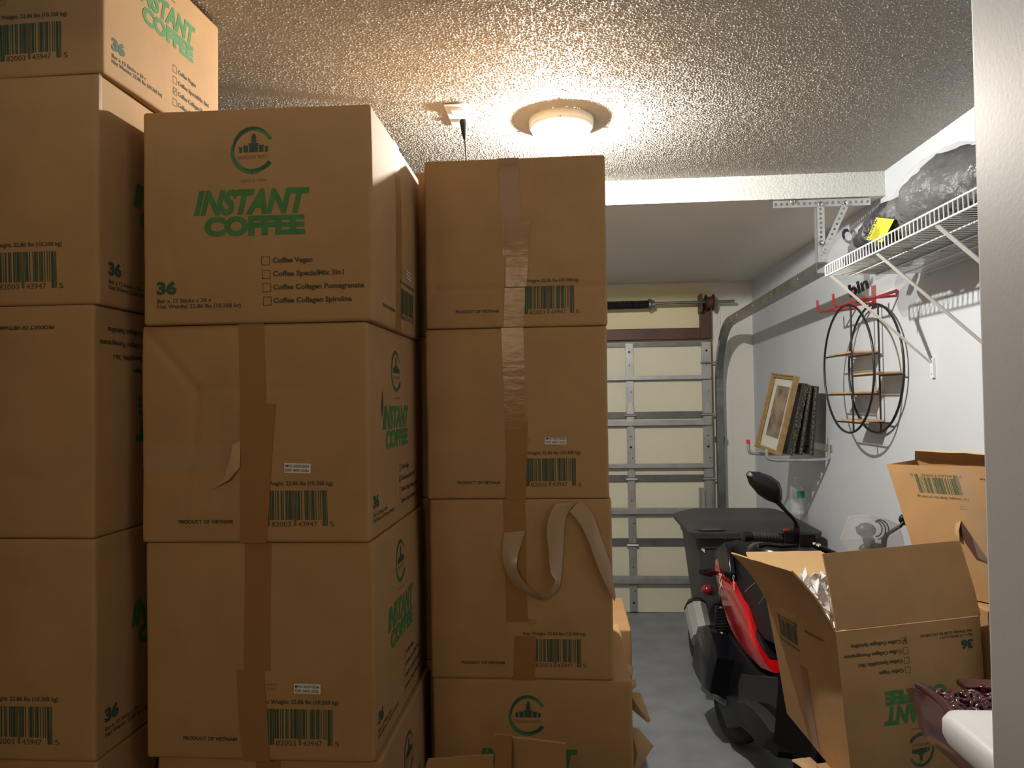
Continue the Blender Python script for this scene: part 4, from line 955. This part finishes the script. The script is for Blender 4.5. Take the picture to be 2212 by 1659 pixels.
lid = G().loft([rrect(bx0-.04, bx1+.03, by0-.05, by1+.02, .895, .06), rrect(bx0-.045, bx1+.035, by0-.055, by1+.02, .925, .06), rrect(bx0-.03, bx1+.02, by0-.035, by1+.01, .935, .06), rrect(bx0+.04, bx1-.05, by0+.05, by1-.03, .965, .09), rrect(bx0+.12, bx1-.12, by0+.14, by1-.1, .972, .09)]).build('lid', M['bin'], t, smooth=.5)
G().loft([rrect(bx0-.0, bx0+.16, by0-.045, by0+.10, .94, .03), rrect(bx0+.01, bx0+.15, by0-.035, by0+.09, .953, .03)]).build('lid_panel', M['bin'], lid, smooth=.5)
g = G()
for a, b, w_ in (((1505, 1111), (1531, 1106), .006), ((1515, 1109), (1526, 1119), .010), ((1523, 1110), (1531, 1117), .008)):
    g.bar(P(*a, z=.956), P(*b, z=.956), w_, .001)
g.build('lid_marking', M['label'], lid)
G().prism([P(a, b, y=by0+.022)+Vector((0, -.012, 0)) for a, b in ((1514, 1186), (1517, 1180), (1521, 1181), (1522, 1194))], (0, -.001, 0)).build('front_marking', M['label'], t)
g = G()
for s2 in (bx0+.08, bx1-.08): g.lathe([(.11, -.03), (.12, -.02), (.12, .02), (.11, .03)], (s2, by1-.08, .121), (1, 0, 0), 24)
g.build('wheel', M['rubber'], t, smooth=.6)
g = G(); g.tube([(bx0+.05, by1+.03, .88), (bx1-.05, by1+.03, .88)], .015); g.build('handle', M['bin'], t)
bp = Vector((1.405, 4.60, .967))
t = thing('water_bottle', 'clear plastic water bottle with teal label standing on the bin lid', 'bottle', bp)
prof = [(.035, 0), (.042, .008), (.042, .03)]
for k in range(6): prof += [(.040, .035+.012*k), (.043, .041+.012*k)]
prof += [(.043, .15), (.040, .17), (.028, .195), (.015, .212), (.014, .222)]
G().lathe(prof, bp, n=28, cap=False).build('bottle_shell', M['bottle'], t, smooth=1)
G().lathe([(.016, .220), (.016, .238), (.002, .239)], bp, n=20).build('cap', M['plastic_w'], t, smooth=.6)
lp = G(); 
rows = [[bp+Vector((.0438*math.cos(a), .0438*math.sin(a), z)) for a in [math.radians(250+10*k) for k in range(11)]] for z in (.108, .150)]
G().sheet(rows).build('paper_label', M['blue'], t, smooth=1)

# ------------------------------------------------------------------ scooter
F0 = Vector((.14, -.99, 0)).normalized(); Rr0 = Vector((-F0.y*-1, -F0.x, 0)); Rr0 = Vector((F0.y, -F0.x, 0)); ln = math.radians(10)
UP = Vector((0, 0, 1))*math.cos(ln)-Rr0*math.sin(ln); RR = Rr0*math.cos(ln)+Vector((0, 0, 1))*math.sin(ln)
O_ = Vector((.79, 3.70, 0.0))
t = thing('scooter', 'black and red motor scooter leaning on its stand between cartons and bin', 'scooter', O_)
def S(u, v, w): return O_+F0*u+RR*v+UP*w
def SP(px, py, v):
    d = RC @ Vector(((px-PW/2)/FOC, -(py-PH/2)/FOC, -1)); o = Vector((0, 0, CH)); pl_ = O_+RR*v
    return o+d*((pl_-o).dot(RR)/d.dot(RR))
def Z(x, y, v): return SP(1440+x*.3974, 1000+y*.3973, v)
def side(name, pts, v0, v1, m_, bevel=.006, smooth=.7, bulge=0.):
    """solid between two side planes; outline read on the near plane"""
    g = G(); A = [Z(x, y, v0) for x, y in pts]; n = len(A); c = sum(A, Vector())/n
    rings = [[lerp(p, c, .12)+RR*bulge for p in A], A, [p+RR*(v1-v0) for p in A], [lerp(p, c, .12)+RR*(v1-v0-bulge) for p in A]] if bulge else [A, [p+RR*(v1-v0) for p in A]]
    g.loft(rings); return g.build(name, M[m_], t, smooth=smooth, bevel=0 if bulge else bevel)
def wheel(u, nm):
    wc = S(u, 0, .262)
    tr = []
    for k in range(48):
        a = 2*PI*k/48; d_ = F0*math.cos(a)+UP*math.sin(a); ring = []
        for j in range(12):
            b_ = 2*PI*j/12; ring.append(wc+d_*(.212+.050*math.cos(b_))+RR*(.055*math.sin(b_)))
        tr.append(ring)
    tr.append(tr[0]); g = G().loft(tr, cap=False); w_ = g.build(nm, M['rubber'], t, smooth=1.2)
    g = G(); g.lathe([(.165, -.04), (.172, -.035), (.172, .035), (.165, .04), (.15, .03), (.15, -.03), (.165, -.04)], wc, RR, 40, cap=False)
    for k in range(5):
        a = 2*PI*k/5; d_ = F0*math.cos(a)+UP*math.sin(a); g.bar(wc+d_*.03, wc+d_*.155, .03, .02, RR)
    g.lathe([(.04, -.05), (.04, .05)], wc, RR, 20); g.build('rim', M['black'], w_, smooth=.6)
wheel(0, 'rear_tyre'); wheel(.93, 'front_tyre')
G().loft([[S(u, .07*math.cos(a), .57+.06*math.sin(a)-.25*abs(u-.93)) for a in [PI*k/6 for k in range(7)]] for u in (.68, .76, .84, .90, .96)], cap=False, closed_ring=False).build('front_mudguard', M['black'], t, smooth=1)
g = G()
for v in (-.085, .085): g.tube([S(.93, v, .262), S(.83, v*.8, .75)], .02, 10)
g.build('fork', M['black'], t, smooth=1)
# engine and swing arm mass
side('engine_case', [(240, 900), (330, 880), (395, 960), (520, 1115), (610, 1150), (650, 1400), (600, 1600), (560, 1580), (480, 1500), (400, 1430), (330, 1440), (285, 1330), (255, 1180)], .09, -.12, 'black', bulge=.02)
side('underbody_fairing', [(405, 1135), (600, 1165), (640, 1300), (640, 1430), (600, 1440), (555, 1420), (500, 1335), (440, 1295), (390, 1285), (385, 1200)], .135, .10, 'blackg')
side('footboard', [(386, 1290), (430, 1290), (490, 1335), (560, 1420), (600, 1470), (580, 1500), (545, 1560), (515, 1552), (470, 1490), (415, 1415), (390, 1350)], .185, -.16, 'rubber', bulge=.012)
# tail, seat, side panels
red = [(262, 530), (284, 516), (300, 600), (345, 602), (380, 680), (430, 778), (458, 862), (478, 950), (520, 1040), (577, 1139), (515, 1115), (440, 1045), (385, 965), (340, 870), (312, 775), (288, 690), (264, 575)]
pr = side('side_panel', red, .135, -.15, 'red', bulge=.012)
side('tail_fairing', [(258, 480), (300, 445), (355, 450), (385, 560), (420, 680), (455, 790), (480, 880), (560, 1060), (430, 1040), (350, 900), (300, 760), (272, 640)], .115, -.13, 'black', bulge=.01)
side('seat', [(300, 455), (325, 432), (380, 418), (450, 425), (510, 445), (600, 600), (650, 760), (660, 900), (640, 1000), (590, 985), (530, 955), (480, 880), (452, 790), (410, 690), (375, 610), (350, 560)], .118, -.14, 'seat', bulge=.006)
g = G()
for a, b in (((425, 700), (480, 650)), ((500, 770), (530, 725))): g.tube([Z(*a, .158), Z(*b, .158)], .002, 5)
g.build('seat_stitching', M['silver'], t)
side('grab_rail', [(262, 500), (285, 455), (318, 428), (332, 470), (345, 600), (335, 632), (318, 625), (298, 590), (276, 530)], .165, .135, 'blackg')
a_ = Z(190, 594, .26); b_ = Z(272, 598, .12)
G().tube([b_, lerp(b_, a_, .3), lerp(b_, a_, .45), a_], [.010, .012, .022, .014], 12).build('indicator', M['black'], t, smooth=1)
c_ = Z(222, 690, .06); G().ico(c_, (.035, .03, .03), 2).build('tail_light', M['lens'], t, smooth=1)
side('plate_holder', [(235, 672), (278, 668), (285, 760), (250, 775), (236, 730)], .05, -.10, 'black')
# text on the panel and seat
def text_s(px, py, v, s_, w, h, mt, ang, nm):
    o3 = Z(px, py, v); ca, sa = math.cos(ang), math.sin(ang); ux = F0*ca+UP*sa; uy = UP*ca-F0*sa
    text_on(o3, ux, uy, s_, w, h, mt, t, nm, .02)
text_s(283, 598, .149, 'AX', .09, .04, 'label', -1.0, 'panel_lettering')
text_s(358, 612, .160, 'Cubic', .075, .02, 'label', -1.0, 'seat_lettering')
# shock absorber
a = Z(302, 785, .13); b = Z(300, 915, .13); g = G(); d_ = (b-a)
pts = []; e1 = RR; e2 = d_.normalized().cross(RR)
for k in range(8*12+1):
    an = 2*PI*k/12; pts.append(a+d_*(k/96)+(e1*math.cos(an)+e2*math.sin(an))*.030)
g.tube(pts, .0065, 6); g.build('shock_spring', M['black'], t, smooth=1)
G().tube([a, b, Z(300, 925, .13), Z(303, 1055, .13)], [.018, .018, .026, .022], 14).build('shock_body', M['chrome'], t, smooth=.7)
# exhaust
def oct_(c, ax, ru, rv, n=10):
    ax = ax.normalized(); e1 = (RR-ax*RR.dot(ax)).normalized(); e2 = ax.cross(e1); return [c+e1*(ru*math.cos(2*PI*k/n+.3))+e2*(rv*math.sin(2*PI*k/n+.3)) for k in range(n)]
v_ = .13
e0, e1_, e2_, e3 = Z(150, 745, v_), Z(160, 790, v_), Z(195, 960, v_), Z(215, 1220, v_); ax = e2_-e1_
ex = G().loft([oct_(e1_-ax*.02, ax, .058, .066), oct_(e1_, ax, .062, .070), oct_(e2_, ax, .060, .068)]).build('exhaust_silencer', M['silver'], t, smooth=.5)
G().loft([oct_(e0, ax, .02, .022), oct_(lerp(e0, e1_, .3), ax, .045, .05), oct_(e1_-ax*.02, ax, .066, .074), oct_(e1_+ax*.02, ax, .064, .073)]).build('end_cap', M['black'], t, smooth=.5)
side('heat_shield', [(172, 890), (228, 880), (262, 985), (275, 1060), (250, 1180), (240, 1255), (205, 1232), (170, 1170), (143, 1105), (150, 1035)], .195, .09, 'blackg', bulge=.012)
G().tube([e3, Z(330, 1300, .10), Z(430, 1330, .02)], [.03, .022, .02], 10).build('exhaust_pipe', M['track'], t, smooth=1)
g = G(); g.tube([S(.45, -.10, .25), S(.50, -.30, .065)], .012); g.build('side_stand', M['black'], t)
# leg shield, dash, column
g = G(); rows = []
for i in range(9):
    w = .34+.64*i/8; rows.append([S(.82+.05*math.cos(k/8*PI)*0+.10*math.sin(PI*k/8)-.10*(i/8), -.20+.40*k/8, w) for k in range(9)])
g.sheet(rows, .02); g.build('leg_shield', M['blackg'], t, smooth=1)
hz_, hu = 1.085, .80
G().loft([oct_(S(.80, 0, .60), UP, .05, .06), oct_(S(.78, 0, .95), UP, .06, .07), oct_(S(hu, 0, hz_-.02), UP, .08, .06)]).build('steering_column', M['black'], t, smooth=.7)
hc = P(1735, 1168, y=2.98); ge = P(1604, 1158, y=2.93); gi = P(1692, 1163, y=2.96); hm = S(hu, 0, hz_)
hm = Vector((hc.x+.16, 2.96, hc.z-.07)); le = Vector((hm.x+.13, 2.93, hc.z-.04))
G().tube([gi, P(1730, 1165, y=2.97), hm, le], .012, 10).build('handlebar', M['black'], t, smooth=1)
dd = (gi-ge)
G().tube([ge, ge+dd*.02, ge+dd*.18, ge+dd*.20], [.016, .022, .022, .016], 14).build('bar_end_weight', M['black'], t, smooth=.8)
gp = G(); gp.tube([ge+dd*(.2+.8*k/40) for k in range(41)], [.0185+.0012*(k % 4 == 0) for k in range(41)], 16); gp.build('grip', M['rubber'], t, smooth=.6)
g = G(); g.box(P(1703, 1158, y=2.95), (.045, .05, .05)); g.box(P(1715, 1168, y=2.95), (.05, .045, .035)); sw = g.build('switch_housing', M['black'], t, bevel=.006)
g = G(); g.box(P(1699, 1146, y=2.94), (.022, .02, .012)); g.build('kill_switch', M['redp'], sw, bevel=.002)
g = G(); g.box(P(1741, 1165, y=2.93), (.062, .045, .052)); g.build('brake_reservoir', M['black'], t, bevel=.004)
G().tube([P(1722, 1178, y=2.92), P(1690, 1180, y=2.88), P(1655, 1176, y=2.87), P(1637, 1179, y=2.87)], [.009, .008, .007, .011], 8).build('brake_lever', M['blackg'], t, smooth=1)
g = G(); g.tube([P(1725, 1180, y=2.92), P(1768, 1178, y=2.92)], .007, 8); g.ico(P(1768, 1178, y=2.92), .010, 1); g.ico(P(1758, 1174, y=2.91), .009, 1); g.build('lever_bolt', M['chrome'], t)
side2 = G().ico(P(1700, 1190, y=3.12), (.16, .12, .05), 3, .05); side2.build('front_cowl', M['blackg'], t, smooth=1)
# mirrors
def mirror(outl, y, c_px, stem, nm='mirror'):
    A = [P(a, b, y=y) for a, b in outl]; c = P(*c_px, y=y); g = G()
    g.loft([[lerp(p, c, .75)+Vector((0, -.035, 0)) for p in A], [lerp(p, c, .28)+Vector((0, -.026, 0)) for p in A], [lerp(p, c, .04)+Vector((0, -.008, 0)) for p in A], A, [lerp(p, c, .08)+Vector((0, .012, 0)) for p in A]])
    o = g.build(nm, M['black'], t, smooth=.55)
    st = spline([P(a, b, y=yy) for a, b, yy in stem], 6); G().tube(st, [.011-.004*min(1, i/6) for i in range(len(st))], 10).build('mirror_stem', M['black'], t, smooth=1)
mirror([(1611, 1024), (1617, 1018), (1640, 1019), (1665, 1028), (1684, 1042), (1690, 1060), (1690, 1078), (1685, 1086), (1676, 1088), (1655, 1080), (1637, 1068), (1618, 1045)], 2.92, (1655, 1050), [(1679, 1083, 2.92), (1697, 1103, 2.92), (1715, 1122, 2.93), (1721, 1138, 2.94), (1721, 1160, 2.95)])
G().tube([P(1721, 1130, y=2.945), P(1721, 1140, y=2.945), P(1721, 1160, y=2.95)], [.008, .013, .016], 10).build('mirror_boot', M['rubber'], t, smooth=1)
lm = hm+Vector((.02, 0, 0))
st = [P(1908, 1186, y=2.93), P(1911, 1162, y=2.92), P(1918, 1153, y=2.91), P(1945, 1136, y=2.90), P(1952, 1128, y=2.90)]
G().tube(st, [.011, .010, .007, .007, .007], 10).build('mirror_stem', M['black'], t, smooth=1)
g = G(); g.ico(P(1958, 1122, y=2.95), (.03, .015, .025), 2); g.build('mirror', M['black'], t, smooth=1)
# windscreen and instruments
wp = [(1815, 1166), (1826, 1136), (1833, 1117), (1850, 1113), (1880, 1115), (1915, 1122), (1940, 1133), (1950, 1160), (1955, 1196), (1950, 1225), (1850, 1225), (1834, 1192)]
A = [P(a, b, y=2.87+.0004*abs(a-1890)) for a, b in wp]; c = sum(A, Vector())/len(A)+Vector((0, -.03, 0)); g = G()
ringA = A; ringB = [lerp(p, c, .5) for p in A]
rows = [list(r_)+[r_[0]] for r_ in (ringA, ringB, [lerp(p, c, .97) for p in A])]
g.sheet(rows, .003); wsn = g.build('windscreen', M['glass'], t, smooth=1)
G().tube([p+Vector((0, -.001, 0)) for p in A], .0022, 6, closed=True).build('windscreen_rim', M['glass'], wsn)
g = G(); pi = P(1872, 1150, y=2.96); g.ico(P(1871, 1145, y=2.96), (.038, .03, .03), 2); g.tube([P(1872, 1150, y=2.96), P(1878, 1172, y=2.98), P(1885, 1200, y=3.00)], [.02, .022, .035], 10); g.ico(P(1885, 1185, y=3.00), (.055, .03, .025), 2)
g.build('phone_mount', M['black'], t, smooth=1)
g = G()
for k in range(3):
    c = P(1893+k*4, 1143+k*2, y=2.96); r_ = .022+.006*k; g.tube([c+Vector((r_*math.cos(a), 0, r_*1.3*math.sin(a))) for a in [math.radians(-100+k*10+20*q) for q in range(11)]], .0028, 6)
g.tube([P(1850, 1138, y=2.96), P(1852, 1150, y=2.96), P(1862, 1158, y=2.97)], .004, 6); g.build('mount_wire', M['black'], t)
G().loft([oct_(P(1880, 1240, y=2.92), Vector((0, 0, 1)), .15, .10, 16), oct_(P(1880, 1205, y=2.94), Vector((0, 0, 1)), .12, .07, 16)]).build('instrument_cowl', M['blackg'], t, smooth=.7)

# ------------------------------------------------------------------ burgundy seat and white stool at the jamb
zt_ = .99
rail = [P(a, b, z=zt_) for a, b in ((1978, 1484), (2003, 1500), (2036, 1528), (2062, 1570), (2088, 1612), (2112, 1655), (2120, 1676))]
rl = spline(rail, 5)
low = spline([P(a, b, z=.90)+Vector((0, 0, 0)) for a, b in ((1966, 1492), (1982, 1540), (1996, 1585), (2035, 1622), (2078, 1660), (2100, 1690), (2108, 1705))], 5)
t = thing('patio_seat', 'glossy burgundy metal garden seat with raised scroll pattern before the open carton', 'chair', (.98, 1.58, 0))
G().sheet([[lerp(a, b, k/5)+Vector((-.012*math.sin(PI*k/5), 0, 0)) for k in range(6)] for a, b in zip(rl, low)], .004).build('apron', M['burg'], t, smooth=1.2)
G().tube([p+Vector((.006, 0, .004)) for p in rl], .010, 8).build('rim', M['burg'], t, smooth=1.2)
yf = rail[0].y; yn = rail[-1].y; xr_ = 1.20
g = G(); vsA = rl+[Vector((xr_, yn, zt_)), Vector((xr_, yf+.02, zt_))]
g.prism([p+Vector((.004, 0, -.028)) for p in vsA], (0, 0, .012)); g.build('seat_pan', M['burg'], t)
g = G(); random.seed(9)
def xrail(y):
    for a, b in zip(rl, rl[1:]):
        if min(a.y, b.y) <= y <= max(a.y, b.y): return a.x+(b.x-a.x)*(y-a.y)/(b.y-a.y+1e-9)
    return rl[-1].x
for i in range(230):
    y = random.uniform(yn+.01, yf-.015); x = random.uniform(xrail(y)+.018, min(xrail(y)+.20, xr_)); an = random.random()*6.28; r_ = random.uniform(.009, .02)
    pts = [Vector((x+r_*(.4+.6*k/7)*math.cos(an+k*.6), y+r_*(.4+.6*k/7)*math.sin(an+k*.6), zt_-.012+.012*math.sin(PI*k/7))) for k in range(8)]
    g.tube(pts, [.0028+.003*math.sin(PI*k/7) for k in range(8)], 6)
g.build('scroll_pattern', M['burg'], t, smooth=1.2)
g = G(); g.bx((.99, yf-.002, .95), (xr_, yf+.02, zt_+.004)); g.bx((.96, yf+.02, zt_-.02), (xr_, yf+.07, zt_-.004)); g.build('rear_rail', M['burg'], t, bevel=.004)
for x, y in ((.96, yf-.05), (1.16, yf-.05), (.99, yn+.06), (1.16, yn+.06)): G().tube([(x, y, zt_-.03), (x+.01, y, .5), (x, y, .001)], .014, 10).build('leg', M['burg'], t, smooth=1)
t = thing('plastic_stool', 'white plastic stool with rounded top at the bottom right beside the jamb', 'stool', (.92, 1.22, 0))
sx0, sy1 = P(2083, 1580, z=1.10).x, P(2125, 1528, z=1.10).y
def ztop_(z, i=0): return rrect(sx0+i, 1.10-i, 1.05+i, sy1-i, z, .035, 8)
G().loft([ztop_(1.045, .006), ztop_(1.06), ztop_(1.085), ztop_(1.097, .006), ztop_(1.102, .02), ztop_(1.098, .05)]).build('stool_top', M['plastic_w'], t, smooth=.8)
for x, y in ((sx0+.07, 1.12), (1.03, 1.12), (sx0+.07, 1.25), (1.03, 1.25)):
    sx = -1 if x < .9 else 1; sy = -1 if y < 1.2 else 1
    G().loft([[Vector((x+sx*.0+a, y+b, 1.05)) for a, b in ((-.035, -.02), (.035, -.02), (.035, .02), (-.035, .02))], [Vector((x+sx*.02+a, y+sy*.0+b, .001)) for a, b in ((-.022, -.015), (.022, -.015), (.022, .015), (-.022, .015))]]).build('leg', M['plastic_w'], t, bevel=.004)
